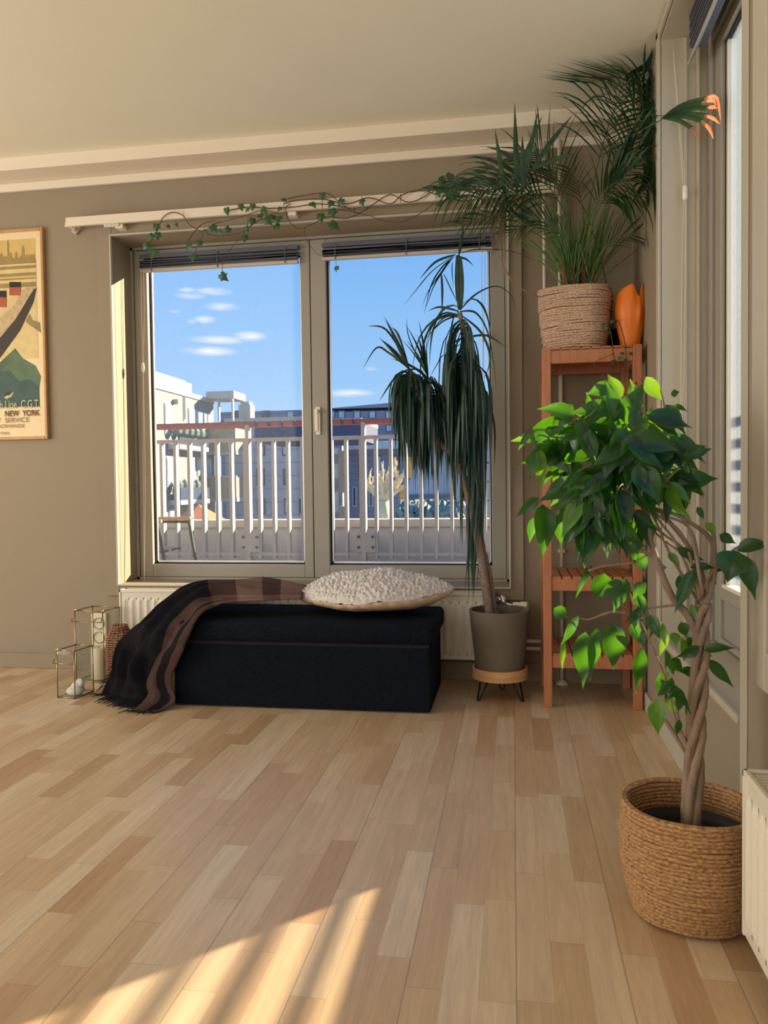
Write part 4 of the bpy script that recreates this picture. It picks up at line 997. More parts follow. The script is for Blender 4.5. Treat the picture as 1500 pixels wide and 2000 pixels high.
# palm in its basket
PC = Vector((.262, 3.385, ZT))
t = thing('potted_palm', 'areca palm in a pale rope basket on top of the wooden shelf', 'potted plant', tuple(PC))
rope_basket(t, tuple(PC), .118, lambda u: .118+.030*u**.7-.006*max(0, u-.85)/.15, .258, 26, .0056, M['rope_pale'], sq=3.2, wob=.006)
MB().lathe([(.001, .205), (.118, .205)], tuple(PC), 32).obj('soil', M['soil'], t)
palm_root = t
def blade_path(p, d, L, g, n=7):
    p = Vector(p); d = Vector(d).normalized(); out = [p.copy()]; s_ = L/n
    for i in range(n):
        d = (d+Vector((0, 0, -g*s_*(1.0+1.4*i/n)))).normalized(); p = p+d*s_; out.append(p.copy())
    return out
def clampx(p, lim=XR-.012, ylim=YB-.018, zlim=ZC-.012):
    p = Vector(p)
    if p.y > 2.90: p.x = min(p.x, lim)
    p.y = min(p.y, ylim); p.z = min(p.z, zlim)
    if p.y > 3.43: p.z = min(p.z, 2.425)
    return p
def ribbon(m, path, w, tw=None, prof=None, fold=.25):
    n = len(path); L_, R_, C_ = [], [], []
    ref = tw or Vector((random.uniform(-1, 1), random.uniform(-1, 1), random.uniform(-.3, 1)))
    for i, p in enumerate(path):
        d = (path[min(i+1, n-1)]-path[max(i-1, 0)])
        if d.length < 1e-6: d = Vector((0, 0, -1))
        d.normalize(); s_ = d.cross(ref)
        if s_.length < 1e-3: s_ = Vector((1, 0, 0))
        s_.normalize(); nn = s_.cross(d); u = i/(n-1)
        ww = w*(prof(u) if prof else (min(1, .35+u*3)*(1-max(0, u-.55)/.45*.97)))
        L_.append(p-s_*ww/2+nn*ww*fold); R_.append(p+s_*ww/2+nn*ww*fold); C_.append(p)
    vs = []
    for i in range(n): vs += [L_[i], C_[i], R_[i]]
    fs = []
    for i in range(n-1):
        a = i*3; fs += [(a, a+1, a+4, a+3), (a+1, a+2, a+5, a+4)]
    m.add(vs, fs)
def frond(pts, L, n, name, t0=.35, spread=1.0, g=2.2, w=.013, both=True, mat=None, rach=.0028, tipm=None, fwd=.8):
    path = [clampx(p) for p in bez(pts, 10)]
    m = MB(); m.tube(path, [rach*(1-.75*i/(len(path)-1))+.0004 for i in range(len(path))], 6)
    st = m.obj('frond_stem', M['grassy'], palm_root, smooth=True)
    m = MB(); m2 = MB(); N = len(path)
    for i in range(n):
        u = t0+(1-t0)*(i+.5)/n; k = u*(N-1); a = int(k); f = k-a; p = path[a].lerp(path[min(a+1, N-1)], f)
        d = (path[min(a+1, N-1)]-path[max(a-1, 0)]).normalized(); up_ = Vector((0, -1, .35)); s_ = d.cross(up_)
        if s_.length < 1e-2: s_ = Vector((1, 0, 0))
        s_.normalize()
        LL = L*(.55+.45*math.sin(PI*(u-t0)/(1-t0)*.85+.25))
        for sg in ((-1, 1) if both else (1,)):
            dd = s_*sg*spread+d*(fwd+.5*(u-t0))+Vector((random.uniform(-.12, .12), random.uniform(-.25, .1), random.uniform(0, .25)))
            pa = [clampx(q) for q in blade_path(p, dd, LL*random.uniform(.85, 1.1), g*random.uniform(.7, 1.3))]
            ribbon(m2 if (tipm and i > n*.6) else m, pa, w*random.uniform(.8, 1.15), tw=d+Vector((0, 0, .2)))
    m.obj('leaflets', mat or M['palm'], st, smooth=True)
random.seed(21)
def A(px, py, Y): return at(px, py, Y)
b0 = A(1128, 560, 3.36)
def bs(dx=0): return A(1128+dx, 565, 3.36)
frond([bs(6), A(1152, 400, 3.34), A(1178, 280, 3.30), A(1208, 190, 3.24), A(1238, 100, 3.16)], .37, 19, 'f', .42, 1.0, 2.2, w=.016)
frond([bs(14), A(1175, 420, 3.34), A(1212, 330, 3.28), A(1248, 255, 3.20), A(1275, 215, 3.12)], .36, 17, 'f', .42, .9, 3.6, w=.015)
frond([bs(18), A(1190, 400, 3.3), A(1235, 270, 3.22), A(1262, 170, 3.12)], .30, 15, 'f', .5, .9, 3.6, w=.013)
frond([bs(22), A(1210, 430, 3.3), A(1245, 385, 3.22), A(1278, 352, 3.12)], .17, 13, 'f', .55, .8, 4.0, w=.011)
frond([bs(8), A(1160, 430, 3.25), A(1200, 365, 3.14), A(1262, 310, 3.05)], .32, 15, 'f', .5, .9, 3.6, w=.014)
frond([bs(10), A(1155, 440, 3.2), A(1175, 380, 3.1), A(1215, 350, 3.02)], .24, 12, 'f', .5, .9, 4.0, w=.012)
frond([bs(-10), A(1105, 430, 3.3), A(1065, 360, 3.24), A(1000, 345, 3.2), A(935, 372, 3.2)], .28, 17, 'f', .35, .9, 2.8)
frond([bs(-14), A(1095, 440, 3.25), A(1040, 375, 3.2), A(960, 362, 3.15), A(872, 378, 3.12)], .25, 19, 'f', .42, .9, 4.5)
frond([bs(-12), A(1100, 440, 3.2), A(1050, 390, 3.16), A(985, 380, 3.12), A(905, 395, 3.10)], .20, 17, 'f', .42, .9, 5.5, w=.010)
frond([bs(-6), A(1112, 420, 3.4), A(1090, 350, 3.40), A(1048, 300, 3.38)], .28, 13, 'f', .5, .9, 1.2)
frond([bs(-16), A(1085, 460, 3.2), A(1030, 440, 3.14), A(975, 420, 3.1), A(905, 440, 3.1)], .16, 12, 'f', .4, .8, 4.5, w=.009)
frond([bs(-12), A(1090, 470, 3.3), A(1050, 430, 3.3), A(1000, 455, 3.28)], .15, 10, 'f', .4, .8, 3, w=.008)
frond([bs(-4), A(1110, 480, 3.25), A(1075, 440, 3.2), A(1020, 420, 3.16)], .15, 12, 'f', .4, .8, 3, w=.008)
frond([bs(2), A(1140, 440, 3.42), A(1130, 370, 3.46), A(1115, 330, 3.46)], .13, 10, 'f', .5, .8, 2.5, w=.008)
frond([bs(16), A(1170, 500, 3.25), A(1200, 470, 3.2), A(1235, 460, 3.2)], .14, 8, 'f', .45, .8, 2.5, w=.008)
# broad dark leaves standing up at the left
m = MB()
for (x0_, y0_, x1_, y1_) in ((1010, 380, 1005, 200), (1018, 385, 1052, 212), (990, 400, 966, 250), (1040, 330, 1118, 225), (1022, 375, 1020, 262), (1040, 330, 1125, 300), (1000, 372, 1060, 225)):
    p, q = A(x0_, y0_, 3.15), A(x1_, y1_, 3.14); ribbon(m, [p.lerp(q, k/7)+Vector((0, 0, .008*math.sin(k/7*PI))) for k in range(8)], .020, tw=Vector((0, 1, .1)))
m.obj('upright_leaves', M['palm'], palm_root, smooth=True)
# frond that leans into the niche, its tips withered in the sun
p0, p1, p2 = A(1190, 300, 3.2), A(1240, 262, 3.05), A(1292, 234, 2.86)
m = MB(); m.tube(bez([bs(20), A(1185, 400, 3.25), p0, p1, p2], 6), .0022, 6); st = m.obj('frond_stem', M['grassy'], palm_root, smooth=True)
m = MB(); m2 = MB()
for (ex, ey, tx, ty, fx, fy) in ((1375, 193, 1400, 190, 1408, 240), (1370, 200, 1395, 196, 1400, 215), (1380, 210, 1398, 208, 1400, 205), (1376, 225, 1392, 230, 1407, 243), (1370, 235, 1385, 250, 1394, 272), (1350, 248, 1358, 256, 1366, 276)):
    a = A(1292+random.uniform(0, 14), 234-random.uniform(0, 4), 2.86); e_ = A(ex, ey, 2.66); tt_ = A(tx, ty, 2.63); f_ = A(fx, fy, 2.62)
    ribbon(m, [a.lerp(e_, k/5)+Vector((0, 0, .012*math.sin(k/5*PI))) for k in range(6)], .013, tw=Vector((0, 1, .3)), prof=lambda u: .3+.9*min(1, u*3))
    ribbon(m2, bez([e_, tt_, f_], 3), .011, tw=Vector((0, 1, .3)))
m.obj('leaflets', M['palm'], st, smooth=True)
o = m2.obj('withered_tips', M['palm_tip'], st, smooth=True); o['label'] = 'withered yellow and pink leaf tips'
# dense upright young shoots and brown sheaths
m = MB(); random.seed(4)
for k in range(120):
    p = A(random.uniform(1100, 1158), 566, 3.36+random.uniform(-.06, .05)); lean = random.gauss(0, .32)
    d = Vector((lean+(p.x-PC.x)*2.0, random.uniform(-.25, .2), 1)); pa = [clampx(q) for q in blade_path(p, d, random.uniform(.22, .46), random.uniform(.3, 2.0))]
    ribbon(m, pa, random.uniform(.004, .008))
m.obj('young_shoots', M['grassy'], palm_root, smooth=True)
m = MB()
for k in range(26):
    p = A(random.uniform(1095, 1150), 568, 3.36+random.uniform(-.07, .05)); d = Vector((random.gauss(0, .22), random.uniform(-.3, .1), 1))
    ribbon(m, blade_path(p, d, random.uniform(.07, .16), .6), random.uniform(.008, .015))
o = m.obj('brown_sheaths', M['sheath'], palm_root, smooth=True); o['label'] = 'reddish brown dry stem sheaths'
m = MB()
for k in range(16):
    x_ = random.uniform(958, 985); pts = [A(990+random.uniform(-10, 10), 395, 3.14), A(x_, 440, 3.13), A(x_+random.uniform(-6, 8), 500+random.uniform(-30, 60), 3.13)]
    ribbon(m, bez(pts, 4), .006)
ribbon(m, bez([A(975, 500, 3.13), A(1005, 555, 3.2), A(1052, 580, 3.25), A(1060, 576, 3.3)], 6), .007)
o = m.obj('dry_fronds', M['dry'], palm_root, smooth=True); o['label'] = 'grey brown dried fronds hanging down'

# orange vase
VC = Vector((.474, 3.315, ZT))
t = thing('orange_vase', 'orange vase with a pleated notched rim on top of the shelf', 'vase', tuple(VC))
m = MB(); rows = []; n = 64
for i in range(22):
    u = i/21; r = []
    for k in range(n):
        a = 2*PI*k/n; rr = .036+.030*math.sin(min(1, u*1.15)*PI*.56); rr *= (1-.10*max(0, u-.72)/.28)
        notch = abs(((a+1.12+PI) % (2*PI))-PI)
        top = .252-.030*min(1, max(0, notch-.4)/1.2) if notch > .4 else .192+.060*(notch/.4)
        z = .004+(top-.004)*u
        pl = 1.0
        if notch < .16: pl = 1+.16*(1-notch/.16)*min(1, max(0, (u-.34)/.3))
        r.append((rr*pl*math.cos(a)*.92, rr*pl*math.sin(a)*.92, z))
    r.append(r[0]); rows.append(r)
m.grid(rows); v_ = m.obj('vase_body', M['orange'], t, smooth=True, solid=.004); v_.location = (0, 0, 0)
MB().lathe([(.001, .002), (.034, .002), (.034, .008), (.001, .008)], tuple(VC), 32).obj('vase_foot', M['orange'], t)

# ------------------------------------------------------------------ dracaena
DC = Vector((-.060, 3.335, 0))
t = thing('plant_stand', 'round light wood plant stand on black hairpin legs', 'plant stand', tuple(DC))
MB().lathe([(.001, .085), (.116, .085), (.118, .089), (.118, .128), (.116, .132), (.106, .132), (.104, .110), (.001, .110)], tuple(DC), 64).obj('wood_disc', M['pine'], t, smooth=False, bevel=.002)
for a in (-2.45, -.62, 1.5):
    e = DC+Vector((.115*math.cos(a), .115*math.sin(a), .004)); s1 = DC+Vector((.085*math.cos(a-.30), .085*math.sin(a-.30), .086)); s2_ = DC+Vector((.085*math.cos(a+.30), .085*math.sin(a+.30), .086))
    tn = Vector((-math.sin(a), math.cos(a), 0))*.006
    MB().tube([s1, e-tn, e, e+tn, s2_], .0035, 8).obj('leg', M['black_metal'], t, smooth=True)
t = thing('potted_dracaena', 'spiky dragon tree in a tapered taupe pot beside the ottoman', 'potted plant', (DC.x, DC.y, .112))
MB().lathe([(.001, .0), (.096, 0), (.100, .004), (.128, .262), (.124, .264), (.119, .262), (.112, .20), (.001, .20)], (DC.x, DC.y, .112), 72).obj('pot', M['pot'], t, smooth=False, bevel=.001)
MB().lathe([(.001, .23), (.119, .228)], (DC.x, DC.y, .112), 40).obj('soil', M['soil'], t)
dr = t; YD = 3.33
def DP(px, py, dy=0): return at(px, py, YD+dy)
def stem(path, r, name='trunk'):
    pts = bez(path, 8); rr = [r[0]+(r[1]-r[0])*i/(len(pts)-1)+.0012*math.sin(i*2.3) for i in range(len(pts))]
    return MB().tube(pts, rr, 10).obj(name, M['bark2'], dr, smooth=True)
stem([DP(957, 1205), DP(945, 1120), DP(930, 1040), DP(910, 950), DP(895, 905)], (.020, .014))
stem([DP(968, 1205, .03), DP(955, 1120, .03), DP(940, 1050, .03), DP(935, 950, .03), DP(928, 870, .03), DP(912, 700, .02), DP(898, 610)], (.012, .010))
stem([DP(897, 912), DP(880, 885), DP(862, 870), DP(845, 830), DP(838, 745)], (.013, .009), 'branch')
stem([DP(880, 885), DP(845, 850), DP(815, 800), DP(800, 725)], (.010, .008), 'branch')
stem([DP(908, 950), DP(905, 900), DP(922, 830), DP(930, 760), DP(912, 690)], (.009, .008), 'branch')
def cluster(axis, n, L, g, spread, w, name, up_n=9, upL=.26, updir=(0, 0, 1), seed=0, ylim=YB-.03):
    random.seed(seed); m = MB(); ax_ = bez(axis, 6)
    for k in range(n):
        p = ax_[random.randrange(len(ax_))]; a = random.uniform(0, 2*PI)
        d = Vector((math.cos(a)*spread, math.sin(a)*spread*.8, random.uniform(.1, .9)))
        pa = blade_path(p, d, L*random.uniform(.7, 1.15), g*random.uniform(.7, 1.4), 10)
        for q in pa: q.y = min(q.y, ylim)
        ribbon(m, pa, w*random.uniform(.7, 1.15))
    for k in range(up_n):
        p = ax_[-1]; d = Vector(updir)+Vector((random.gauss(0, .28), random.gauss(0, .2), random.uniform(-.1, .2)))
        ribbon(m, blade_path(p, d, upL*random.uniform(.6, 1.1), random.uniform(.2, 2.0), 9), w*.8)
    m.obj(name, M['dracaena'], dr, smooth=True)
cluster([DP(812, 770), DP(800, 722)], 80, .36, 30, .42, .017, 'leaf_crown', 8, .26, (-.45, 0, 1), 1)
cluster([DP(845, 800), DP(836, 738)], 86, .36, 30, .42, .017, 'leaf_crown', 8, .24, (-.35, 0, 1), 2)
cluster([DP(915, 740), DP(905, 680), DP(898, 625)], 110, .50, 28, .40, .016, 'leaf_crown', 0, .2, (0, 0, 1), 3)
cluster([DP(925, 800), DP(915, 700)], 60, .42, 28, .4, .015, 'leaf_crown', 0, .2, (0, 0, 1), 5)
cluster([DP(898, 620), DP(896, 600)], 7, .42, 8, .8, .011, 'leaf_crown', 0, .2, (0, 0, 1), 8)
m = MB(); random.seed(6)          # long hanging skirt beside the trunk
for k in range(34):
    x_ = random.uniform(908, 938); p = DP(x_, random.uniform(780, 880), random.uniform(-.03, .03))
    q = DP(x_+random.uniform(-12, 14), random.uniform(960, 1160), random.uniform(-.04, .04)); md_ = p.lerp(q, .5)+Vector((random.uniform(-.02, .02), 0, 0))
    ribbon(m, bez([p, md_, q], 5), random.uniform(.010, .016), tw=Vector((random.uniform(-.4, .4), 1, 0)))
for (xa, ya, xb, yb) in ((912, 930, 916, 1178), (922, 940, 924, 1180), (927, 1000, 926, 1165), (940, 1040, 943, 1175)):
    ribbon(m, [DP(xa, ya).lerp(DP(xb, yb), k/8) for k in range(9)], .013, tw=Vector((0, 1, 0)))
m.obj('hanging_leaves', M['dracaena'], dr, smooth=True)
m = MB()                          # tall top shoot
ribbon(m, [DP(898, 605).lerp(DP(894, 498), k/8) for k in range(9)], .034, tw=Vector((0, 1, 0)), prof=lambda u: .35+.65*math.sin(PI*min(1, u*.9+.05)))
ribbon(m, [DP(900, 600).lerp(DP(898, 500), k/8) for k in range(9)], .028, tw=Vector((.5, 1, 0)), prof=lambda u: .35+.65*math.sin(PI*min(1, u*.9+.05)))
ribbon(m, [DP(896, 500).lerp(DP(906, 436), k/5) for k in range(6)], .013, tw=Vector((0, 1, 0)))
for pts in (((890, 497), (850, 512), (820, 545)), ((890, 497), (845, 530), (815, 565), (787, 598)), ((888, 500), (862, 525), (842, 560), (828, 615)), ((885, 503), (858, 535), (835, 570), (824, 600)), ((893, 503), (910, 505), (926, 520)),
            ((862, 535), (864, 570), (863, 620)), ((866, 535), (880, 565), (898, 600)), ((884, 512), (884, 535), (886, 560)), ((900, 495), (935, 488), (1000, 492), (1060, 515)), ((880, 505), (870, 520), (848, 555), (835, 590), (828, 608))):
    ribbon(m, bez([DP(x, y) for x, y in pts], 5), .010)
for pts in (((898, 606), (930, 575), (970, 560), (1000, 580), (1007, 612)), ((898, 608), (930, 612), (955, 660), (970, 760)), ((896, 608), (860, 600), (835, 608)), ((896, 615), (860, 630), (820, 675)), ((900, 615), (940, 650), (958, 700), (945, 740)), ((905, 660), (950, 655), (990, 680)),
            ((905, 720), (940, 770), (955, 840)), ((840, 735), (860, 700), (875, 690)), ((800, 720), (770, 740), (740, 785)), ((798, 720), (760, 690), (735, 680), (708, 722)), ((798, 718), (778, 655), (765, 640)), ((800, 716), (755, 645), (718, 637)), ((836, 736), (800, 660), (795, 620)), ((836, 736), (822, 690), (806, 655)), ((798, 722), (772, 790), (765, 850)), ((834, 738), (790, 760), (768, 820))):
    ribbon(m, bez([DP(x, y) for x, y in pts], 5), .010)
m.obj('top_shoot', M['dracaena'], dr, smooth=True)

# ------------------------------------------------------------------ ficus
FC = Vector((.362, 1.702, 0))
t = thing('potted_ficus', 'braided weeping fig in a round seagrass basket beside the right radiator', 'potted plant', tuple(FC))
rope_basket(t, tuple(FC), .112, lambda u: .112+.028*min(1, u*2.2)**.8-.004*u, .238, 27, .0050, M['rope'], wob=.003)
MB().lathe([(.001, .150), (.120, .150)], tuple(FC), 40).obj('soil', M['soil'], t)
MB().lathe([(.114, .145), (.120, .172), (.116, .172), (.110, .145)], tuple(FC), 48).obj('nursery_pot', M['darkpot'], t, smooth=True)
fc = t; YF = 1.70
def FP(px, py, dy=0): return at(px, py, YF+dy)
ctr = bez([FP(1350, 1650), FP(1354, 1520), FP(1360, 1420), FP(1366, 1320), FP(1371, 1240), FP(1375, 1180)], 14)
for k in range(4):
    pts = []
    for i, p in enumerate(ctr):
        a = 2*PI*k/4+i*.115+.4*math.sin(i*.15+k); rr = .0135*(1-.25*i/len(ctr)); pts.append(p+Vector((math.cos(a)*rr, math.sin(a)*rr, 0)))
    MB().tube(pts, [.0100-.0030*i/len(pts)+.0007*math.sin(i*1.7+k) for i in range(len(pts))], 10).obj('trunk_stem', M['bark'], fc, smooth=True)
def twig(pts, r0, r1, mat='bark', name='branch'):
    pp_ = bez([FP(*p) for p in pts], 6); return MB().tube(pp_, [r0+(r1-r0)*i/(len(pp_)-1) for i in range(len(pp_))], 7).obj(name, M[mat], fc, smooth=True)
twig([(1370, 1260), (1345, 1205), (1312, 1165), (1288, 1110), (1268, 1050), (1262, 995), (1255, 940)], .0085, .006)
twig([(1374, 1190), (1388, 1150), (1392, 1090, .02), (1385, 1050, .02), (1330, 1010), (1275, 992)], .0075, .003)
twig([(1372, 1190), (1370, 1120, .03), (1340, 1060, .03), (1290, 1000, .03)], .007, .004)
twig([(1380, 1180), (1396, 1120), (1395, 1060), (1390, 1030)], .006, .003)
for k, (x, y) in enumerate(((1345, 1030), (1352, 1040), (1335, 1050), (1325, 1070), (1310, 1085), (1345, 1085), (1355, 1105))):
    twig([(1372-k*2, 1160+k*4, .01*k-.03), (x, y, .01*k-.03), (1300-k*4, 1000+k*6, .01*k-.02), (1264, 988)], .0035, .002)
for p in ([(1262, 990), (1230, 930), (1180, 870), (1130, 830)], [(1262, 990), (1250, 900), (1240, 830), (1215, 770)], [(1262, 990), (1285, 900), (1300, 820), (1290, 760)], [(1262, 990), (1200, 940), (1130, 920), (1080, 960)], [(1262, 990), (1300, 940), (1340, 900), (1350, 880)],
          [(1262, 1000), (1220, 960), (1160, 960), (1100, 1000)], [(1215, 1060), (1180, 1040), (1155, 1022)], [(1300, 1110), (1250, 1070), (1200, 1045), (1155, 1022)], [(1285, 1230), (1250, 1170), (1235, 1140), (1200, 1130)],
          [(1345, 1460), (1318, 1400), (1300, 1330), (1272, 1260), (1240, 1190), (1228, 1150)], [(1300, 1330), (1285, 1290), (1260, 1230)], [(1255, 1210), (1200, 1195), (1150, 1210), (1125, 1205)], [(1345, 1480), (1310, 1420), (1295, 1400)],
          [(1375, 1150), (1395, 1110), (1425, 1080), (1450, 1062)], [(1385, 1120), (1400, 1110), (1440, 1082)], [(1330, 1180), (1290, 1185), (1250, 1190)], [(1300, 1345), (1320, 1380), (1330, 1420)], [(1365, 1290), (1390, 1280)], [(1150, 1115), (1180, 1105), (1230, 1100), (1262, 1085)]):
    twig(p, .0034, .0015)
MB().tube([FP(1262+10*math.cos(a), 990+4*math.sin(a), -.02*math.cos(a*1)) for a in [k*PI/6 for k in range(13)]], .0015, 5).obj('plant_tie', M['black_metal'], fc)
def leaf(m, base, tip, w, nrm, bend=.12, wave=.0, seg=9):
    base, tip = Vector(base), Vector(tip); d = tip-base; L = d.length; d.normalize(); s_ = d.cross(nrm)
    if s_.length < 1e-3: s_ = Vector((1, 0, 0))
    s_.normalize(); nn = s_.cross(d).normalized(); ph = random.uniform(0, 6)
    rows = []
    for i in range(seg+1):
        u = i/seg; c = base+d*(L*u)+nn*(bend*L*math.sin(PI*u))
        ww = w*(math.sin(PI*min(1, u*1.12)**.72)**.9 if u < .88 else .165*(1-u)/.12+.0)
        if u > .62: ww = min(ww, w*((1-u)/.38)**1.25*.86+.0006)
        if i == 0: ww = .0012
        r = []
        for k in (-1, -.5, 0, .5, 1):
            r.append(c+s_*(k*ww/2)+nn*(abs(k)*ww*.20+wave*L*math.sin(u*9+ph+k*2)*abs(k)))
        rows.append(r)
    m.grid(rows)
random.seed(33)
mA, mB_ = MB(), MB()
def L2(x0, y0, x1, y1, wpx, dy=0, new=False, side=0.0):
    b = FP(x0, y0, dy); e_ = FP(x1, y1, dy+random.uniform(-.02, .02)); sc_ = (YF+dy)/FPX
    nr = Vector((random.uniform(-.5, .5)+side, -1, random.uniform(-.3, .9)))
    leaf(mB_ if new else mA, b, e_, wpx*sc_, nr, random.uniform(-.08, .14), random.uniform(.008, .03))
big = [(1118, 790, 1072, 842, 34), (1196, 758, 1144, 772, 30), (1212, 778, 1186, 728, 28, -.02, 1), (1236, 786, 1230, 740, 22, 0, 1), (1262, 736, 1296, 784, 28, .02, 1), (1040, 836, 1010, 882, 14), (1062, 842, 1048, 880, 32), (1052, 876, 1060, 962, 26, 0, 1), (1046, 885, 1036, 935, 18),
 (1052, 972, 1007, 1010, 22), (1060, 985, 1058, 1093, 46), (1046, 1010, 1034, 1062, 20), (1132, 985, 1132, 1050, 50), (1095, 1000, 1098, 1070, 24), (1334, 890, 1391, 876, 24), (1312, 925, 1369, 945, 22), (1335, 915, 1358, 925, 16, 0, 1), (1300, 790, 1340, 850, 26), (1312, 795, 1345, 805, 16), (1310, 770, 1328, 765, 14),
 (1156, 1106, 1124, 1170, 14), (1180, 1120, 1160, 1170, 46), (1222, 1130, 1198, 1198, 34), (1214, 1135, 1165, 1170, 26), (1082, 1188, 1114, 1210, 26), (1130, 1202, 1092, 1266, 18), (1144, 1234, 1138, 1346, 44), (1166, 1225, 1152, 1330, 26), (1198, 1216, 1198, 1308, 50), (1232, 1218, 1262, 1265, 26), (1252, 1264, 1243, 1356, 30, .02), (1100, 1250, 1098, 1310, 12, .04, 1),
 (1356, 1112, 1316, 1200, 28, -.02), (1322, 1070, 1376, 1095, 20), (1330, 1120, 1345, 1170, 30, .04), (1440, 1074, 1506, 1064, 30, -.03), (1450, 1086, 1476, 1172, 36, -.03), (1438, 1076, 1420, 1138, 62, -.03), (1418, 1088, 1384, 1100, 26), (1408, 1100, 1386, 1118, 24, .03), (1348, 1108, 1400, 1110, 18), (1405, 1044, 1438, 1062, 20), (1380, 1020, 1400, 1050, 16, 0, 1), (1362, 990, 1376, 1016, 12), (1388, 1125, 1400, 1142, 14, 0, 1),
 (1376, 1270, 1437, 1266, 20), (1384, 1288, 1434, 1344, 22), (1284, 1366, 1286, 1436, 34, -.02, 1), (1318, 1338, 1316, 1402, 38), (1300, 1330, 1285, 1360, 30), (1366, 1262, 1318, 1284, 22), (1315, 1235, 1322, 1265, 20, 0, 1), (1330, 1215, 1340, 1245, 22), (1330, 1310, 1362, 1322, 22), (1300, 1290, 1315, 1320, 20), (1325, 1405, 1322, 1440, 16), (1270, 1200, 1290, 1250, 24), (1290, 1215, 1300, 1262, 16, 0, 1), (1245, 1195, 1222, 1215, 20), (1305, 1080, 1330, 1110, 16, 0, 1), (1290, 960, 1345, 965, 30), (1260, 900, 1290, 960, 34, -.08), (1180, 900, 1245, 880, 36, -.08), (1255, 815, 1262, 850, 16, -.06, 1), (1310, 900, 1290, 880, 20, 0, 1),
 (1262, 1010, 1270, 1060, 26), (1245, 1080, 1262, 1120, 26, .02), (1350, 1180, 1362, 1215, 12, 0, 1)]
for q in big:
    dy = q[5] if len(q) > 5 else random.uniform(-.05, .04); L2(*q[:5], dy, len(q) > 6)
# the dense crown: twigs, each carrying a few hanging leaves
for k in range(60):
    a = random.uniform(0, 2*PI); r = math.sqrt(random.random())
    tx_, ty_ = 1202+r*148*math.cos(a), 904+r*140*math.sin(a)
    if tx_ > 1290 and ty_ > 960: continue
    if tx_ < 1110 and ty_ < 800: tx_ += 50; ty_ += 20
    dyt = random.uniform(-.12, .12)*math.sqrt(max(.05, 1-r*r*.8))
    sx_, sy__ = tx_+(1240-tx_)*.42, ty_+(930-ty_)*.42-10
    MB().tube(bez([FP(sx_, sy__, dyt*.6), FP((sx_+tx_)/2, (sy__+ty_)/2-8, dyt*.8), FP(tx_, ty_, dyt)], 3), .0016, 5).obj('branch', M['twig'], fc, smooth=True)
    out_ = math.atan2(ty_-905, tx_-1205)
    for q in range(random.choice((4, 5, 6))):
        f = q/5; bx_, by_ = sx_+(tx_-sx_)*(.35+.65*f), sy__+(ty_-sy__)*(.35+.65*f)
        ln = random.uniform(52, 98); gx, gy = math.cos(out_)*.45+random.gauss(0, .5), math.sin(out_)*.35+.85+random.gauss(0, .4)
        if ty_ < 800: gy -= .45
        n_ = math.hypot(gx, gy) or 1
        L2(bx_, by_, bx_+ln*gx/n_, by_+ln*gy/n_, ln*random.uniform(.36, .52), dyt+random.uniform(-.03, .03), random.random() < (.22 if ty_ < 810 else .07), random.gauss(0, .9))
for k in range(26):
    cx, cy = random.uniform(1225, 1345), random.uniform(1150, 1400)
    if cx < 1225+(cy-1150)*.3: continue
    ln = random.uniform(36, 60); ang = random.gauss(1.5, .6)
    L2(cx, cy-ln*.4, cx+ln*.6*math.cos(ang), cy+ln*.6*math.sin(ang), random.uniform(14, 26), random.uniform(-.03, .06), random.random() < .15, random.gauss(0, .6))
mA.obj('leaves', M['ficus'], fc, smooth=True)
o = mB_.obj('young_leaves', M['ficus_new'], fc, smooth=True); o['label'] = 'pale green young leaves'

# ------------------------------------------------------------------ ivy
IC = Vector((.415, 3.50, ZT))
t = thing('ivy_plant', 'trailing ivy from a dark pot behind the basket, strung along the curtain rail', 'potted plant', tuple(IC))
MB().lathe([(.001, 0), (.034, 0), (.042, .10), (.044, .10), (.044, .112), (.038, .112), (.034, .09), (.001, .09)], tuple(IC), 32).obj('pot', M['darkpot'], t, smooth=True)
iv = t; YI = 3.525
def IP(px, py, Y=YI): return at(px, py, Y)
def c8(x, y, Y=YI): return IP(x/1.6667, 200+y/1.6667, Y)
def vine(pts, r=.0022): return MB().tube(bez(pts, 6), r, 6).obj('vine', M['vine'], iv, smooth=True)
vine([IC+Vector((0, 0, .09)), Vector((.40, 3.48, 1.75)), Vector((.30, 3.5, 2.1)), c8(1790, 300), c8(1600, 300), c8(1470, 260), c8(1410, 262), c8(1390, 300), c8(1330, 325), c8(1270, 300), c8(1210, 335), c8(1160, 360), c8(1100, 320), c8(1060, 295), c8(980, 305), c8(930, 315)])
vine([c8(1420, 300), c8(1370, 285), c8(1310, 300), c8(1270, 330), c8(1200, 310), c8(1130, 330), c8(1050, 315), c8(960, 320), c8(925, 330)])
vine([c8(1410, 330), c8(1370, 360), c8(1310, 388), c8(1250, 385), c8(1190, 365), c8(1110, 350), c8(1080, 362)], .0016)
vine([c8(1200, 345), c8(1130, 378), c8(1070, 372), c8(1010, 400), c8(975, 412), c8(940, 385), c8(930, 345), c8(945, 330)])
vine([c8(1140, 345), c8(1040, 330), c8(960, 340), c8(870, 345), c8(820, 340), c8(750, 350), c8(738, 353)])
vine([c8(905, 360), c8(850, 352), c8(800, 368), c8(740, 385), c8(700, 395)], .0016)
vine([c8(880, 375), c8(840, 385), c8(790, 420), c8(740, 432), c8(680, 430), c8(620, 400), c8(595, 368), c8(560, 358), c8(530, 375), c8(515, 410), c8(495, 445), c8(470, 470), c8(458, 482)])
vine([c8(700, 385), c8(660, 395), c8(630, 425), c8(610, 460), c8(612, 480)])
vine([c8(808, 380), c8(800, 415), c8(770, 455), c8(740, 490), c8(725, 520), c8(724, 560)], .0014)
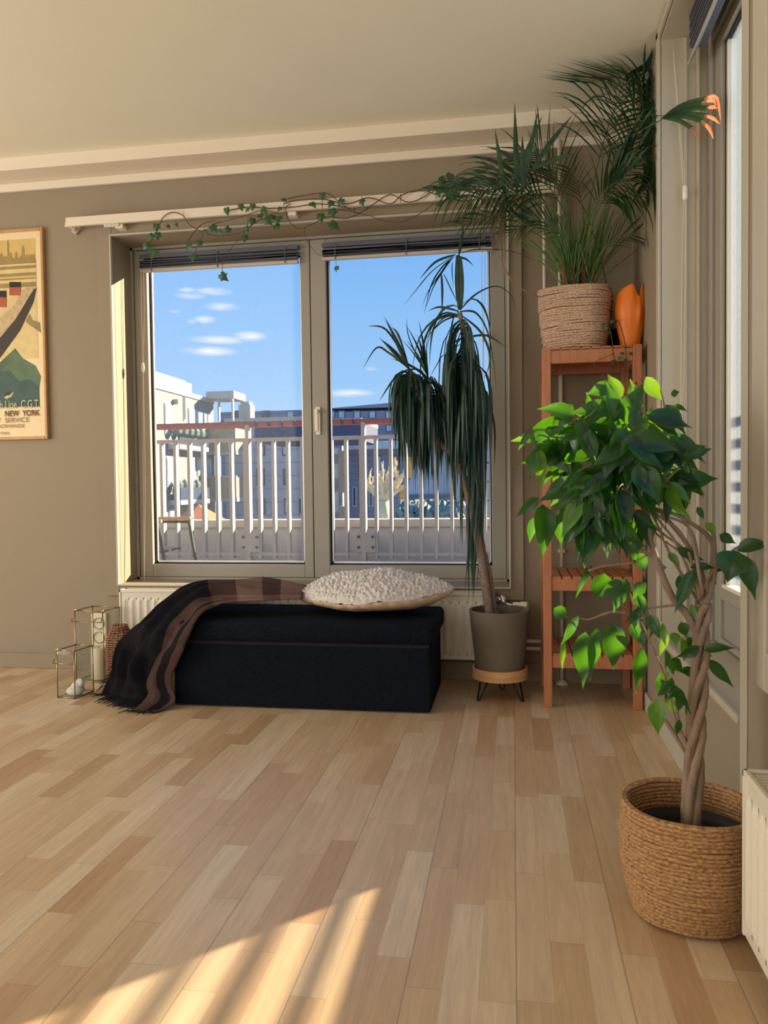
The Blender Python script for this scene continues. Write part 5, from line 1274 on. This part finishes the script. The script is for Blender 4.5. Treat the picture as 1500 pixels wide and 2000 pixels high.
vine([c8(995, 405), c8(990, 430), c8(1005, 460), c8(1030, 490), c8(1045, 498)], .0014)
vine([c8(1094, 515), c8(1095, 538)], .001)
vine([c8(630, 505), c8(655, 440), c8(690, 400), c8(720, 385)], .0014)
vine([IC+Vector((0, -.02, .11)), at(1205, 625, 3.24), at(1216, 650, 3.19), at(1222, 680, 3.18), at(1226, 720, 3.19), at(1228, 745, 3.2)], .002)
vine([IC+Vector((-.02, -.03, .11)), at(1190, 640, 3.22), at(1196, 670, 3.19), at(1200, 700, 3.2), at(1220, 725, 3.22), at(1235, 760, 3.2)], .0016)
vine([at(1200, 690, 3.19), at(1165, 705, 3.19), at(1162, 715, 3.19), at(1175, 728, 3.2), at(1188, 745, 3.2)], .0012)
vine([at(1250, 740, 3.18), at(1258, 752, 3.18), at(1252, 775, 3.18), at(1235, 790, 3.18)], .0014)
def ivy_leaf(m, c, s_, nrm, rot):
    c = Vector(c); n = Vector(nrm).normalized(); a = n.cross(Vector((0, 0, 1))); a.normalize(); b = a.cross(n)
    sh = [(0, -.35), (.22, -.55), (.5, -.32), (.42, -.08), (.62, .12), (.34, .22), (.22, .38), (0, .78), (-.22, .38), (-.34, .22), (-.62, .12), (-.42, -.08), (-.5, -.32), (-.22, -.55)]
    vs = [c+n*.0015*s_/.02]
    for x, y in sh:
        xx = x*math.cos(rot)-y*math.sin(rot); yy = x*math.sin(rot)+y*math.cos(rot)
        vs.append(c+a*(xx*s_)+b*(yy*s_)+n*(-.18*s_*(x*x+y*y)*2))
    m.add(vs, [(0, i+1, (i+1) % len(sh)+1) for i in range(len(sh))])
random.seed(9); m = MB()
lv = [(490, 435), (510, 405), (514, 432), (479, 470, 1.3), (500, 488, 1.4), (614, 470, 1.3), (630, 500, 1.4), (648, 457), (665, 422), (695, 407, 1.2), (713, 422), (742, 414), (785, 339, .9), (738, 352), (822, 386), (805, 348, .8), (858, 352, 1.2), (870, 384, 1.3), (905, 376, 1.3), (900, 402, 1.1), (822, 338, .9), (797, 440), (803, 410, .8), (925, 316, .8), (1018, 330, 1.1), (1050, 302, .9), (1077, 328), (1108, 323, 1.2), (1082, 356, 1.3), (1088, 398, 1.5), (1045, 372, 1.2), (1178, 323), (1150, 350, .6), (1440, 262, 1.2), (1465, 240, 1.2), (1428, 292, 1.1), (1430, 326, 1.1), (1450, 285, 1.2), (1475, 262, 1.1), (1460, 310), (1436, 245, 1.), (726, 567, 1.3), (1095, 540, .8), (548, 403, .6), (574, 398, .6), (1485, 300, 1.2), (910, 345, .8), (847, 368), (885, 372, 1.1)]
for q in lv:
    s_ = .0290*(q[2] if len(q) > 2 else 1.0); ivy_leaf(m, c8(q[0], q[1], YI-.02), s_*1.1, (random.uniform(-.6, .6), -1, random.uniform(-.2, .7)), random.uniform(2.2, 4.0))
for (x, y) in ((1185, 640), (1196, 628), (1178, 634), (1210, 700), (1198, 706), (1215, 690), (1222, 704), (1244, 748), (1232, 690), (1188, 650)):
    ivy_leaf(m, at(x, y, 3.20), .015, (random.uniform(-.6, .6), -1, random.uniform(-.2, .7)), random.uniform(0, 6))
m.obj('leaves', M['ivy'], iv)
